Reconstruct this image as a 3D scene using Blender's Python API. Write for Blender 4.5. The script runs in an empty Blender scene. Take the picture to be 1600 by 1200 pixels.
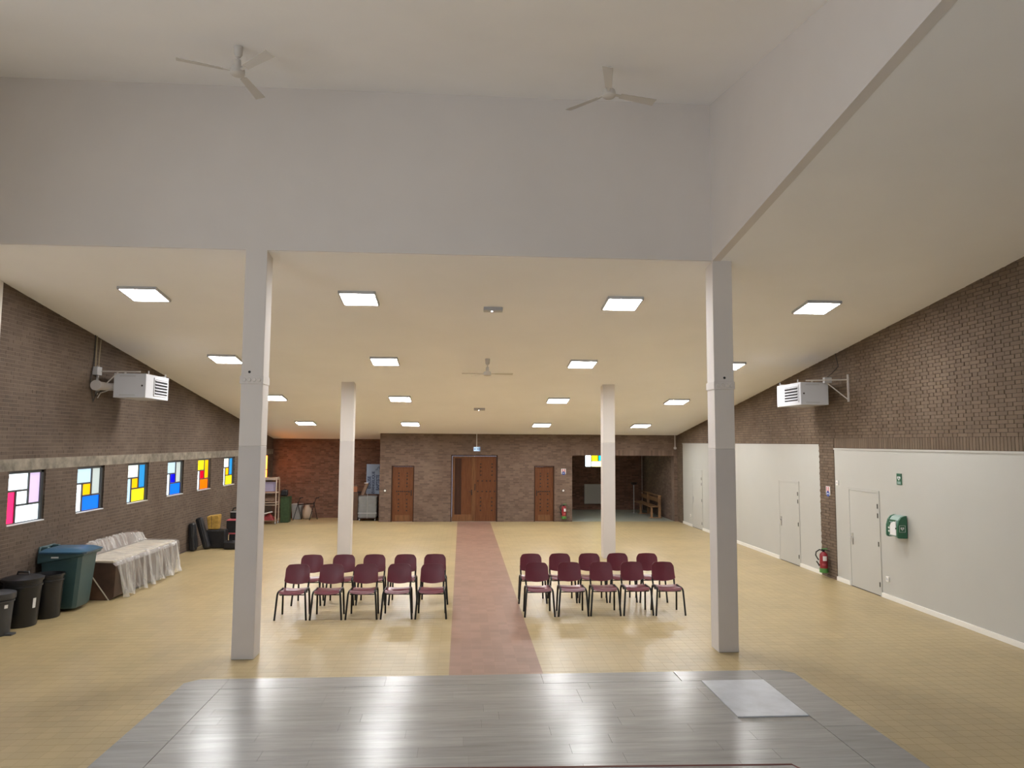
import bpy, math, random
import numpy as np
from mathutils import Vector, Matrix
random.seed(7); rng = np.random.default_rng(7)
sc = bpy.context.scene
col = sc.collection
PI = math.pi

# ------------------------------------------------------------------ camera, world, daylight, exposure
CAM = Vector((0.0, 0.0, 2.9))
def cam_axes(yaw, pitch, roll):
    y, p, r = [math.radians(a) for a in (yaw, pitch, roll)]
    F = Vector((math.sin(y) * math.cos(p), math.cos(y) * math.cos(p), math.sin(p)))
    R = Vector((math.cos(y), -math.sin(y), 0)); U = R.cross(F)
    return R * math.cos(r) + U * math.sin(r), -R * math.sin(r) + U * math.cos(r), F
cR, cU, cF = cam_axes(3.9838, 4.6393, 0.3498)
FPX = 1111.48
cd = bpy.data.cameras.new('camera'); cd.sensor_width = 36; cd.lens = FPX / 1600 * 36; cd.clip_end = 200
cam = bpy.data.objects.new('camera', cd); col.objects.link(cam)
cam.matrix_world = Matrix(((cR.x, cU.x, -cF.x, CAM.x), (cR.y, cU.y, -cF.y, CAM.y), (cR.z, cU.z, -cF.z, CAM.z), (0, 0, 0, 1)))
sc.camera = cam
w = bpy.data.worlds.new('world'); sc.world = w; w.use_nodes = True
w.node_tree.nodes['Background'].inputs[0].default_value = (0.62, 0.74, 0.95, 1)
w.node_tree.nodes['Background'].inputs[1].default_value = 1.0
sc.view_settings.view_transform = 'Standard'; sc.view_settings.look = 'None'
sc.view_settings.gamma = 1; sc.view_settings.use_curve_mapping = False
sc.view_settings.exposure = 1.06
sc.cycles.max_bounces = 8; sc.cycles.diffuse_bounces = 6; sc.cycles.glossy_bounces = 3; sc.cycles.transmission_bounces = 4
PANEL_W = 44.0          # LED panel brightness
DAY_W = 0.45             # glow of the unseen window band added behind the camera
SIDE_W = 2.5            # glow of the unseen tall windows added in the left wall for light
def in_view(p, m=30):
    d = Vector(p) - CAM; z = d.dot(cF)
    if z < .5: return None
    x = 800 + FPX * d.dot(cR) / z; y = 600 - FPX * d.dot(cU) / z
    return (x, y, z) if -m < x < 1600 + m and -m < y < 1200 + m else None

# ------------------------------------------------------------------ key sizes of the hall (metres)
XL, XR, YB, YH, YR = -7.119, 8.011, 26.143, 9.911, 27.6
A1, A2 = -0.128, 1.050                       # red aisle
XS = 3.59                                    # inner face of the high volume's side wall
ceil_z = lambda y: 6.9694 - 0.1451 * y
up_z = lambda y: 7.8743 + 0.1705 * (y - YH)
YX = (6.9694 - 7.8743 + 0.1705 * YH) / (0.1705 + 0.1451)   # where both ceilings meet
YBACK = -4.0

# ------------------------------------------------------------------ materials
def mat(name, rgb, rough=.6, var=.0, scale=4.0, metal=0., spec=.5, bump=0., bscale=60., emit=None, estr=0., alpha=1., per_piece=0., rgb2=None, stretch=None, trans=0., detail=3.):
    m = bpy.data.materials.new(name); m.use_nodes = True
    nt = m.node_tree; b = nt.nodes['Principled BSDF']
    b.inputs['Roughness'].default_value = rough; b.inputs['Metallic'].default_value = metal
    b.inputs['Specular IOR Level'].default_value = spec
    L = nt.links.new; N = nt.nodes.new
    c = rgb + (1,) if len(rgb) == 3 else rgb
    out = None
    tc = N('ShaderNodeTexCoord'); vec = tc.outputs['Object']
    if per_piece or var or bump:
        geo = N('ShaderNodeNewGeometry'); vec = geo.outputs['Position']
        if stretch:
            mp = N('ShaderNodeMapping'); mp.inputs['Scale'].default_value = stretch; L(vec, mp.inputs['Vector']); vec = mp.outputs['Vector']
    if var:
        n = N('ShaderNodeTexNoise'); n.inputs['Scale'].default_value = scale; n.inputs['Detail'].default_value = detail
        n.inputs['Roughness'].default_value = .6
        L(vec, n.inputs['Vector'])
        mx = N('ShaderNodeMix'); mx.data_type = 'RGBA'
        lo = tuple(x * (1 - var) for x in c[:3]) + (1,); hi = tuple(min(1, x * (1 + var)) for x in c[:3]) + (1,)
        if rgb2: hi = rgb2 + (1,); lo = c
        mx.inputs['A'].default_value = lo; mx.inputs['B'].default_value = hi
        rm = N('ShaderNodeMapRange'); rm.inputs[1].default_value = .3; rm.inputs[2].default_value = .7
        L(n.outputs['Fac'], rm.inputs[0]); L(rm.outputs[0], mx.inputs['Factor']); out = mx.outputs['Result']
    if per_piece:
        oi = N('ShaderNodeObjectInfo'); geo2 = N('ShaderNodeNewGeometry')
        ad = N('ShaderNodeMath'); ad.operation = 'ADD'; L(oi.outputs['Random'], ad.inputs[0]); L(geo2.outputs['Random Per Island'], ad.inputs[1])
        fr = N('ShaderNodeMath'); fr.operation = 'FRACT'; L(ad.outputs[0], fr.inputs[0])
        rm2 = N('ShaderNodeMapRange'); rm2.inputs[3].default_value = 1 - per_piece; rm2.inputs[4].default_value = 1 + per_piece
        L(fr.outputs[0], rm2.inputs[0])
        vm = N('ShaderNodeVectorMath'); vm.operation = 'SCALE'
        if out: L(out, vm.inputs[0])
        else: vm.inputs[0].default_value = c[:3]
        L(rm2.outputs[0], vm.inputs['Scale']); out = vm.outputs[0]
    if out: L(out, b.inputs['Base Color'])
    else: b.inputs['Base Color'].default_value = c
    if bump:
        n2 = N('ShaderNodeTexNoise'); n2.inputs['Scale'].default_value = bscale; n2.inputs['Detail'].default_value = 2
        L(vec, n2.inputs['Vector'])
        bp = N('ShaderNodeBump'); bp.inputs['Strength'].default_value = bump; bp.inputs['Distance'].default_value = .01
        L(n2.outputs['Fac'], bp.inputs['Height']); L(bp.outputs['Normal'], b.inputs['Normal'])
    if emit:
        b.inputs['Emission Color'].default_value = emit + (1,); b.inputs['Emission Strength'].default_value = estr
    if alpha < 1: b.inputs['Alpha'].default_value = alpha
    if trans: b.inputs['Transmission Weight'].default_value = trans
    return m
M = {}
M['plaster'] = mat('white_plaster', (.70, .66, .625), .8, var=.03, scale=.7, bump=.05, bscale=25)
M['ceiling'] = mat('ceiling_paint', (.90, .895, .90), .85, var=.025, scale=.5)
M['pillar_low'] = mat('pillar_grey_paint', (.595, .56, .54), .6, var=.03, scale=1.5)
M['partition'] = mat('partition_paint', (.465, .46, .425), .55, var=.025, scale=.6)
M['trim'] = mat('white_gloss_trim', (.78, .76, .71), .4)
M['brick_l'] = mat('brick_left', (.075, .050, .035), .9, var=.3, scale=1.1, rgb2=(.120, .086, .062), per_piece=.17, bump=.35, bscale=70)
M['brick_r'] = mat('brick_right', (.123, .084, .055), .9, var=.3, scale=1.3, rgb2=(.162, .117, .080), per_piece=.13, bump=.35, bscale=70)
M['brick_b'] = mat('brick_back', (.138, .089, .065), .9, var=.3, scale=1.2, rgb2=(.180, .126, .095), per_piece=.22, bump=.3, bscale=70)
M['brick_red'] = mat('brick_recess', (.15, .070, .044), .9, var=.3, scale=1.2, rgb2=(.195, .102, .068), per_piece=.3, bump=.3, bscale=70)
M['mortar_l'] = mat('mortar_pale', (.150, .113, .085), .95, var=.2, scale=2, bump=.3)
M['mortar_r'] = mat('mortar_dark', (.075, .051, .035), .95, var=.2, scale=2, bump=.3)
M['mortar_b'] = mat('mortar_back', (.175, .125, .094), .95, var=.2, scale=2, bump=.3)
M['concrete'] = mat('concrete_band', (.13, .112, .088), .9, var=.4, scale=5, rgb2=(.30, .265, .21), bump=.4, bscale=40)
M['tile'] = mat('yellow_tile', (.395, .305, .158), .36, var=.10, scale=.9, per_piece=.05)
M['grout'] = mat('yellow_grout', (.35, .275, .145), .55, var=.12, scale=3)
M['aisle'] = mat('red_tile', (.262, .150, .108), .45, var=.10, scale=1.1, per_piece=.10)
M['grout_red'] = mat('red_grout', (.34, .22, .165), .7, var=.15, scale=5)
M['alcove_floor'] = mat('alcove_floor', (.30, .32, .28), .35, var=.1, scale=2)
M['stage'] = mat('grey_plank', (.345, .335, .322), .24, spec=.22, var=.13, scale=3.2, stretch=(.5, 5, 1), per_piece=.07, bump=.04, bscale=10, detail=4)
M['stage_side'] = mat('stage_side', (.20, .18, .155), .5, var=.2, scale=6)
M['hatch'] = mat('hatch_grey', (.50, .52, .56), .4, var=.12, scale=5)
M['red_trim'] = mat('red_nosing', (.16, .055, .045), .4)
M['wood_door'] = mat('oak_door', (.105, .036, .013), .6, var=.3, scale=5, stretch=(6, 6, .5), rgb2=(.15, .057, .021), spec=.25)
M['wood_dark'] = mat('oak_dark', (.042, .019, .011), .75, var=.3, scale=5, stretch=(6, 6, .5), rgb2=(.055, .025, .015), spec=.2)
M['wood_frame'] = mat('oak_frame', (.17, .078, .032), .6, var=.25, scale=5, stretch=(6, 6, .5), spec=.25)
M['stud'] = mat('iron_stud', (.022, .012, .008), .7)
M['wood_bench'] = mat('bench_wood', (.24, .13, .06), .5, var=.3, scale=6)
M['burgundy'] = mat('burgundy_plastic', (.125, .021, .034), .33, var=.05, scale=6)
M['black_metal'] = mat('black_metal', (.008, .008, .009), .35, metal=.3)
M['black_plastic'] = mat('black_plastic', (.012, .012, .014), .38, var=.2, scale=3)
M['grey_plastic'] = mat('grey_plastic', (.045, .047, .052), .45, var=.1, scale=3)
M['teal_plastic'] = mat('teal_plastic', (.045, .095, .105), .38, var=.1, scale=3)
M['blue_lid'] = mat('blue_lid', (.045, .115, .19), .3, var=.08, scale=3)
M['white_metal'] = mat('white_metal', (.50, .51, .54), .4)
M['grey_metal'] = mat('grey_metal', (.42, .42, .43), .45)
M['dark_gap'] = mat('dark_gap', (.015, .017, .022), .6)
M['steel'] = mat('steel', (.5, .5, .5), .3, metal=.9)
M['hinge'] = mat('hinge_dark', (.10, .095, .085), .5, metal=.5)
M['fan'] = mat('fan_white', (.60, .57, .53), .5)
M['duct'] = mat('duct_grey', (.46, .43, .41), .5)
M['cable'] = mat('cable_grey', (.40, .33, .22), .6)
M['cable_dark'] = mat('cable_dark', (.05, .045, .04), .6)
M['led'] = mat('led_diffuser', (.9, .9, .9), .5, emit=(.96, .955, .96), estr=PANEL_W)
M['led_dot'] = mat('led_dot', (.9, .9, .9), .5, emit=(1, .98, .95), estr=6)
M['bars'] = mat('window_bar', (.05, .055, .06), .5)
M['sill'] = mat('window_sill', (.60, .60, .62), .5)
M['green'] = mat('green_plastic', (.022, .115, .062), .35)
M['green_pale'] = mat('pale_green', (.30, .42, .38), .25)
M['label_white'] = mat('label_white', (.74, .75, .75), .5)
M['ext_red'] = mat('extinguisher_red', (.26, .022, .03), .3)
M['ext_green'] = mat('extinguisher_green', (.08, .25, .06), .4)
M['rubber'] = mat('rubber', (.012, .012, .012), .6)
M['sign_blue'] = mat('sign_blue', (.035, .07, .30), .5)
M['sign_red'] = mat('sign_red', (.55, .10, .09), .5)
M['exit_pale'] = mat('exit_sign', (.5, .65, .8), .4, emit=(.55, .75, 1.), estr=.35)
M['exit_blue'] = mat('exit_blue', (.03, .14, .32), .4)
M['banner'] = mat('banner_fabric', (.25, .32, .44), .7, var=.05, scale=3)
M['banner_ink'] = mat('banner_ink', (.03, .045, .10), .7)
M['crate_grey'] = mat('crate_grey', (.30, .31, .31), .5, var=.08, scale=4)
M['beige_metal'] = mat('beige_metal', (.42, .33, .25), .5)
M['lilac'] = mat('lilac_board', (.36, .32, .44), .6)
M['brown_board'] = mat('brown_board', (.19, .115, .075), .6, var=.2, scale=5)
M['red_cloth'] = mat('red_cloth', (.22, .022, .022), .7)
M['pink_trim'] = mat('red_trim_bag', (.42, .075, .095), .5, var=.15, scale=14)
M['paper'] = mat('paper', (.66, .63, .60), .7)
M['dark_green'] = mat('dark_green_fabric', (.028, .055, .018), .75, var=.25, scale=12)
M['gold'] = mat('gold_bag', (.42, .26, .055), .4, var=.3, scale=14)
M['bag'] = mat('black_bag', (.010, .010, .012), .55, var=.3, scale=12, bump=.4, bscale=30)
M['cabinet_brown'] = mat('cabinet_brown', (.065, .036, .024), .45, var=.25, scale=4)
M['cabinet_mid'] = mat('cabinet_mid', (.11, .058, .034), .45, var=.25, scale=4)
M['cream_top'] = mat('cream_paper', (.62, .55, .44), .55, var=.08, scale=3)
M['film'] = mat('plastic_film', (.72, .70, .66), .22, var=.08, scale=6, alpha=.45, spec=.7)
fm = M['film']; nt = fm.node_tree; pb = nt.nodes['Principled BSDF']
g_ = nt.nodes.new('ShaderNodeNewGeometry'); mp_ = nt.nodes.new('ShaderNodeMapping'); mp_.inputs['Scale'].default_value = (2.5, 6, .6)
n_ = nt.nodes.new('ShaderNodeTexNoise'); n_.inputs['Scale'].default_value = 1.6; n_.inputs['Detail'].default_value = 4; n_.inputs['Distortion'].default_value = .4
r_ = nt.nodes.new('ShaderNodeMapRange'); r_.inputs[1].default_value = .32; r_.inputs[2].default_value = .70; r_.inputs[3].default_value = .14; r_.inputs[4].default_value = .58
nt.links.new(g_.outputs['Position'], mp_.inputs['Vector']); nt.links.new(mp_.outputs['Vector'], n_.inputs['Vector']); nt.links.new(n_.outputs['Fac'], r_.inputs[0]); nt.links.new(r_.outputs[0], pb.inputs['Alpha'])
M['radiator'] = mat('radiator_enamel', (.40, .38, .35), .4)
M['terracotta'] = mat('orange_box', (.34, .13, .06), .6)

# ------------------------------------------------------------------ mesh helpers
class MB:
    def __init__(s): s.v = []; s.f = []
    def _add(s, vs, fs):
        o = len(s.v); s.v += [tuple(p) for p in vs]; s.f += [tuple(i + o for i in f) for f in fs]; return s
    def box(s, x0, x1, y0, y1, z0, z1):
        return s._add([(x0, y0, z0), (x1, y0, z0), (x1, y1, z0), (x0, y1, z0), (x0, y0, z1), (x1, y0, z1), (x1, y1, z1), (x0, y1, z1)],
                      [(0, 3, 2, 1), (4, 5, 6, 7), (0, 1, 5, 4), (1, 2, 6, 5), (2, 3, 7, 6), (3, 0, 4, 7)])
    def hexa(s, p):   # eight corners: bottom ring then top ring (counter-clockwise from above)
        return s._add(p, [(0, 3, 2, 1), (4, 5, 6, 7), (0, 1, 5, 4), (1, 2, 6, 5), (2, 3, 7, 6), (3, 0, 4, 7)])
    def obox(s, c, ax, ay, az, hx, hy, hz):  # oriented box
        c = Vector(c); P = []
        for sz in (-1, 1):
            for sx, sy in ((-1, -1), (1, -1), (1, 1), (-1, 1)):
                P.append(c + ax * hx * sx + ay * hy * sy + az * hz * sz)
        return s.hexa(P)
    def prism(s, pts, a, b, axis='y'):      # polygon pts extruded along an axis
        n = len(pts); f3 = {'y': lambda p, t: (p[0], t, p[1]), 'x': lambda p, t: (t, p[0], p[1]), 'z': lambda p, t: (p[0], p[1], t)}[axis]
        vs = [f3(p, a) for p in pts] + [f3(p, b) for p in pts]
        fs = [tuple(range(n)), tuple(range(2 * n - 1, n - 1, -1))] + [(i, i + n, (i + 1) % n + n, (i + 1) % n) for i in range(n)]
        return s._add(vs, fs)
    def tube(s, path, r, seg=8, cap=True, flat=1.0):
        path = [Vector(p) for p in path]; n = len(path); vs = []; fs = []
        rr = r if isinstance(r, (list, tuple)) else [r] * n
        prev = None
        for i, p in enumerate(path):
            t = (path[min(i + 1, n - 1)] - path[max(i - 1, 0)]).normalized()
            if prev is None: a = t.orthogonal().normalized()
            else: a = (prev - t * prev.dot(t)).normalized()
            prev = a; b = t.cross(a)
            for k in range(seg):
                an = 2 * PI * k / seg; vs.append(p + a * rr[i] * math.cos(an) + b * rr[i] * math.sin(an) * flat)
        for i in range(n - 1):
            for k in range(seg):
                k2 = (k + 1) % seg; fs.append((i * seg + k, i * seg + k2, (i + 1) * seg + k2, (i + 1) * seg + k))
        if cap: fs.append(tuple(range(seg - 1, -1, -1))); fs.append(tuple((n - 1) * seg + k for k in range(seg)))
        return s._add(vs, fs)
    def lathe(s, prof, c=(0, 0, 0), seg=24, ax='z', close=True):
        vs = []; fs = []; n = len(prof)
        for r, h in prof:
            for k in range(seg):
                a = 2 * PI * k / seg; x, y = r * math.cos(a), r * math.sin(a)
                p = {'z': (x, y, h), 'y': (x, h, -y), 'x': (h, x, y)}[ax]
                vs.append((p[0] + c[0], p[1] + c[1], p[2] + c[2]))
        for i in range(n - 1):
            for k in range(seg):
                k2 = (k + 1) % seg; fs.append((i * seg + k, i * seg + k2, (i + 1) * seg + k2, (i + 1) * seg + k))
        if close: fs.append(tuple(range(seg - 1, -1, -1))); fs.append(tuple((n - 1) * seg + k for k in range(seg)))
        return s._add(vs, fs)
    def grid(s, fn, nu, nv, thick=None):
        P = [[Vector(fn(i / nu, j / nv)) for j in range(nv + 1)] for i in range(nu + 1)]
        vs = [p for row in P for p in row]; W = nv + 1
        fs = [(i * W + j, (i + 1) * W + j, (i + 1) * W + j + 1, i * W + j + 1) for i in range(nu) for j in range(nv)]
        if thick:
            nn = []
            for i in range(nu + 1):
                for j in range(nv + 1):
                    du = P[min(i + 1, nu)][j] - P[max(i - 1, 0)][j]; dv = P[i][min(j + 1, nv)] - P[i][max(j - 1, 0)]
                    c = du.cross(dv); nn.append(c.normalized() if c.length > 1e-9 else Vector((0, 0, 1)))
            o = len(vs); vs = vs + [p - q * thick for p, q in zip(vs, nn)]
            fs2 = [tuple(k + o for k in reversed(f)) for f in fs]
            rim = [(i, 0) for i in range(nu)] + [(nu, j) for j in range(nv)] + [(i, nv) for i in range(nu, 0, -1)] + [(0, j) for j in range(nv, 0, -1)]
            R = [i * W + j for i, j in rim]
            fs3 = [(R[k], R[k] + o, R[(k + 1) % len(R)] + o, R[(k + 1) % len(R)]) for k in range(len(R))]
            fs = fs + fs2 + fs3
        return s._add(vs, fs)
    def build(s, name, m, parent=None, smooth=None, bevel=0, local=False, fix=True):
        off = Vector((0, 0, 0))
        if parent is not None and not local:
            q = parent
            while q is not None: off += q.location; q = q.parent
        me = bpy.data.meshes.new(name)
        me.from_pydata([(p[0] - off.x, p[1] - off.y, p[2] - off.z) for p in s.v], [], s.f); me.update()
        if fix:
            import bmesh
            bm = bmesh.new(); bm.from_mesh(me); bmesh.ops.recalc_face_normals(bm, faces=bm.faces); bm.to_mesh(me); bm.free()
        if smooth is not None:
            me.shade_smooth(); me.set_sharp_from_angle(angle=math.radians(smooth))
        me.materials.append(m)
        o = bpy.data.objects.new(name, me); col.objects.link(o)
        if parent is not None: o.parent = parent
        if bevel:
            md = o.modifiers.new('bevel', 'BEVEL'); md.width = bevel; md.segments = 2; md.limit_method = 'ANGLE'; md.angle_limit = math.radians(50)
        return o
def B(*a): return MB().box(*a)
def tag(o, label=None, cat=None, group=None, kind=None):
    if label: o['label'] = label
    if cat: o['category'] = cat
    if group: o['group'] = group
    if kind: o['kind'] = kind
    return o
def thing(name, loc, label, cat, group=None, kind=None):
    o = bpy.data.objects.new(name, None); col.objects.link(o); o.location = loc; o.empty_display_size = .1
    return tag(o, label, cat, group, kind)
def copy_tree(o, parent=None):
    c = o.copy(); col.objects.link(c); c.parent = parent
    for ch in o.children: copy_tree(ch, c)
    return c
def boxes(name, arr, m, parent=None, kind=None, skip=None):
    """arr: n x 6 (x0 x1 y0 y1 z0 z1) joined in one mesh; skip = index of a hidden face"""
    arr = np.asarray(arr, float); n = len(arr)
    ix = np.array([[0, 2, 4], [1, 2, 4], [1, 3, 4], [0, 3, 4], [0, 2, 5], [1, 2, 5], [1, 3, 5], [0, 3, 5]])
    v = arr[:, ix].reshape(-1, 3)
    F = np.array([(0, 3, 2, 1), (4, 5, 6, 7), (0, 1, 5, 4), (1, 2, 6, 5), (2, 3, 7, 6), (3, 0, 4, 7)])
    if skip is not None: F = np.delete(F, skip, 0)
    f = (np.arange(n)[:, None, None] * 8 + F[None]).reshape(-1, 4)
    me = bpy.data.meshes.new(name)
    me.vertices.add(len(v)); me.vertices.foreach_set('co', v.ravel())
    me.loops.add(f.size); me.loops.foreach_set('vertex_index', f.ravel().astype(np.int32))
    me.polygons.add(len(f)); me.polygons.foreach_set('loop_start', (np.arange(len(f)) * 4).astype(np.int32))
    me.update(calc_edges=True); me.validate(); me.shade_flat(); me.materials.append(m)
    o = bpy.data.objects.new(name, me); col.objects.link(o)
    if parent: o.parent = parent
    return tag(o, kind=kind)
def pieces(name, arr, m, parent, count, stuff_name, skip=None, visible=lambda c: True):
    """the pieces that show largest in view become objects of their own, the rest one joined part"""
    sc_ = []
    for i, a in enumerate(arr):
        c = ((a[0] + a[1]) / 2, (a[2] + a[3]) / 2, (a[4] + a[5]) / 2)
        q = in_view(c, -8)
        sc_.append((a[1] - a[0] + a[3] - a[2]) / q[2] ** 2 if q and visible(c) else 0)
    order = sorted(range(len(arr)), key=lambda i: -sc_[i])
    big = [i for i in order[:count] if sc_[i] > 0]; bs = set(big)
    cache = {}
    for i in big:
        a = arr[i]; key = tuple(round(x, 3) for x in (a[1] - a[0], a[3] - a[2], a[5] - a[4]))
        c = ((a[0] + a[1]) / 2, (a[2] + a[3]) / 2, (a[4] + a[5]) / 2)
        if key not in cache:
            h = [k / 2 for k in key]
            o = B(-h[0], h[0], -h[1], h[1], -h[2], h[2]).build(name, m, parent, local=True); cache[key] = o.data
        else:
            o = bpy.data.objects.new(name, cache[key]); col.objects.link(o); o.parent = parent
        o.location = c
    rest = [arr[i] for i in range(len(arr)) if i not in bs]
    if rest: boxes(stuff_name, rest, m, parent, 'stuff', skip)

# ------------------------------------------------------------------ brick courses
def courses(u0, u1, z0, z1, holes=(), top=None, pitch=.063, joint=.010, Ls=.222, Lh=.105):
    out = []; k = 0; z = z0
    while z < z1 - .01:
        za, zb = z, min(z + pitch - joint, z1)
        cuts = sorted({za, zb} | {h for H in holes for h in H[2:4] if za + .012 < h < zb - .012})
        for a, b in zip(cuts[:-1], cuts[1:]):
            zm = (a + b) / 2
            blocks = sorted((H[0], H[1]) for H in holes if H[2] < zm < H[3])
            u = u0 - (k % 2) * (Ls + Lh) / 2 - random.random() * .02; j = 0
            while u < u1:
                L_ = (Ls if j % 2 == 0 else Lh) * (1 + (random.random() - .5) * .0)
                p, q = max(u, u0), min(u + L_, u1)
                segs = [(p, q)] if q - p > .02 else []
                for h0, h1 in blocks:
                    ns = []
                    for s0, s1 in segs:
                        if h1 <= s0 or h0 >= s1: ns.append((s0, s1)); continue
                        if h0 - s0 > .02: ns.append((s0, h0))
                        if s1 - h1 > .02: ns.append((h1, s1))
                    segs = ns
                for s0, s1 in segs:
                    if top is None or a < top((s0 + s1) / 2) + .02: out.append((s0, s1, a, b))
                u += L_ + joint; j += 1
        z += pitch; k += 1
    return out

# ================================================================== SETTING
def struct(o, label): return tag(o, label, 'room', kind='structure')
# ---- floor and tiles
floor = struct(B(XL - .3, XR + .3, YBACK, YR + .3, -.2, -.0008).build('floor', M['grout']), 'pale yellow tiled hall floor with a red tiled aisle')
T = (A2 - A1) / 8; J = .003
SX0, SX1, SY1, SZ = -2.77, 3.58, 7.72, .45          # stage
yel, red = [], []
xs = [A1 + T * i for i in range(-60, 70)]; ys = [2.0 + T * j for j in range(0, 180)]
for y in ys:
    if y > YR: continue
    for i, x in enumerate(xs):
        a, b = max(x + J / 2, XL), min(x + T - J / 2, XR)
        c, d = y + J / 2, min(y + T - J / 2, YR)
        if b - a < .02 or d - c < .02 or (x > SX0 and x + T < SX1 and y + T < SY1): continue
        if y + T > YB and x > -2.9: d = min(d, YB + .02)
        if d - c < .02: continue
        is_red = A1 - .01 < x < A2 - .01 and y < YB
        (red if is_red else yel).append((a, b, c, d, -.012, 0.0))
vis_floor = lambda c: not (SX0 - .1 < c[0] < SX1 + .1 and c[1] < 9.35)
pieces('tile', yel, M['tile'], floor, 300, 'tile_field', 0, vis_floor)
boxes('aisle_bed', [(A1, A2, SY1 - .2, YB, -.004, -.0004)], M['grout_red'], floor)
pieces('aisle_tile', red, M['aisle'], floor, 300, 'aisle_tile_field', 0, vis_floor)

# ---- ceilings
def slab(name, pts, th, m, label):
    n = len(pts); mb = MB(); mb._add(list(pts) + [(p[0], p[1], p[2] + th) for p in pts], [tuple(range(n)), tuple(range(2 * n - 1, n - 1, -1))] + [(i, (i + 1) % n, (i + 1) % n + n, i + n) for i in range(n)])
    return struct(mb.build(name, m), label)
e = .35
ceiling = slab('ceiling', [(XL - e, YH + .03, ceil_z(YH + .03)), (XS + .119, YH + .03, ceil_z(YH + .03)), (XS + .119, YX, ceil_z(YX)), (XR + e, YX, ceil_z(YX)), (XR + e, YR + e, ceil_z(YR + e)), (XL - e, YR + e, ceil_z(YR + e))], .25, M['ceiling'], 'white sloping ceiling over the hall with the square lights')
slab('ceiling_upper', [(XL - e, YBACK - e, up_z(YBACK - e)), (XR + e, YBACK - e, up_z(YBACK - e)), (XR + e, YX, up_z(YX)), (XS + .12, YX, up_z(YX)), (XS + .12, YH + .15, up_z(YH + .15)), (XL - e, YH + .15, up_z(YH + .15))], .2, M['ceiling'], 'white upper ceiling above the two fans')
# ---- header wall and side wall of the high volume
wh = struct(MB().box(XL - .3, XS, YH, YH + .14, ceil_z(YH), up_z(YH) + .03).build('wall_header', M['plaster']), 'tall white wall hanging above the two near pillars')
ws = struct(MB().prism([(YX, ceil_z(YX) - .003), (YH + .14, ceil_z(YH + .14) - .003), (YH + .14, up_z(YH + .14)), (YX, up_z(YX))][::-1], XS, XS + .12, 'x').build('wall_side_high', M['plaster']), 'white triangular wall strip rising to the upper right')

# ---- left wall: brick, window openings, concrete band
YP = 11.38                                           # end of the brickwork towards the camera
wins = [11.83, 13.85, 15.87, 17.93, 19.93, 22.04, 24.07, 26.10]; WW, WZ0, WZ1 = 1.0, 1.53, 2.38
wl_arr = []
wl = thing('wall_left', (0, 0, 0), 'long brown brick wall with the row of stained glass windows', 'room', kind='structure')
mb = MB(); T0 = XL - .3
def lw(y0, y1, z0, z1): mb.box(T0, XL - .003, y0, y1, z0, z1)
lw(YP, YR, -.05, WZ0)
prev = YP
for y in wins: lw(prev, y, WZ0, WZ1); prev = y + WW
lw(prev, YR, WZ0, WZ1)
lw(YP, YR, WZ1, 2.58)
mb.prism([(YP, 2.58), (YR + .1, 2.58), (YR + .1, ceil_z(YR) + .1), (YP, ceil_z(YP) + .1)], T0, XL - .003, 'x')
mb.build('mortar', M['mortar_l'], wl)
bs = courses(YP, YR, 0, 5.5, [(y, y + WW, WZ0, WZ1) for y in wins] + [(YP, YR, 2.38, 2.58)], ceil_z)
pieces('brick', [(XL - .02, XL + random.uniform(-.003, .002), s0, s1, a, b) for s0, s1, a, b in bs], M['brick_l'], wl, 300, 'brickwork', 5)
B(XL - .02, XL + .004, YP, YR, 2.385, 2.575).build('concrete_band', M['concrete'], wl)
SW = [(-2.6, -.5), (.2, 2.3), (3.0, 5.1)]; SWZ = (1.6, 5.2)    # glowing windows added out of view to light the near pillars and upper wall
nb = MB(); nx0, nx1 = XL - .3, XL + .02
nb.box(nx0, nx1, YBACK, YP - .02, -.05, SWZ[0])
pv = YBACK
for a, b in SW: nb.box(nx0, nx1, pv, a, SWZ[0], SWZ[1]); pv = b
nb.box(nx0, nx1, pv, YP - .02, SWZ[0], SWZ[1])
nb.prism([(YBACK, SWZ[1]), (YP - .02, SWZ[1]), (YP - .02, ceil_z(YP) + .1), (YH + .2, ceil_z(YH + .2) + .1), (YH, up_z(YH) + .1), (YBACK, up_z(YBACK) + .1)], nx0, nx1, 'x')
struct(nb.build('wall_left_near', M['plaster']), 'white plastered wall end at the left edge')
M['frost_side'] = mat('frosted_side_glass', (.8, .8, .8), .6, emit=(.86, .92, 1.0), estr=SIDE_W)
for k, (a, b) in enumerate(SW):
    wn = thing('window_%d' % (11 + k), (XL - .15, a, SWZ[0]), 'tall frosted window in the left wall beside the platform, %s from the rear, out of the picture' % ('first', 'second', 'third')[k], 'window', kind='structure')
    g = MB(); xg = XL - .15
    for y0_, y1_ in ((a, a + .06), ((a + b) / 2 - .03, (a + b) / 2 + .03), (b - .06, b)): g.box(xg - .04, xg + .04, y0_, y1_, SWZ[0], SWZ[1])
    g.box(xg - .04, xg + .04, a, b, SWZ[0], SWZ[0] + .06).box(xg - .04, xg + .04, a, b, SWZ[1] - .06, SWZ[1])
    g.build('window_frame', M['bars'], wn)
    for y0_, y1_ in ((a + .06, (a + b) / 2 - .03), ((a + b) / 2 + .03, b - .06)):
        B(xg - .005, xg + .005, y0_, y1_, SWZ[0] + .06, SWZ[1] - .06).build('pane', M['frost_side'], wn)

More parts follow.
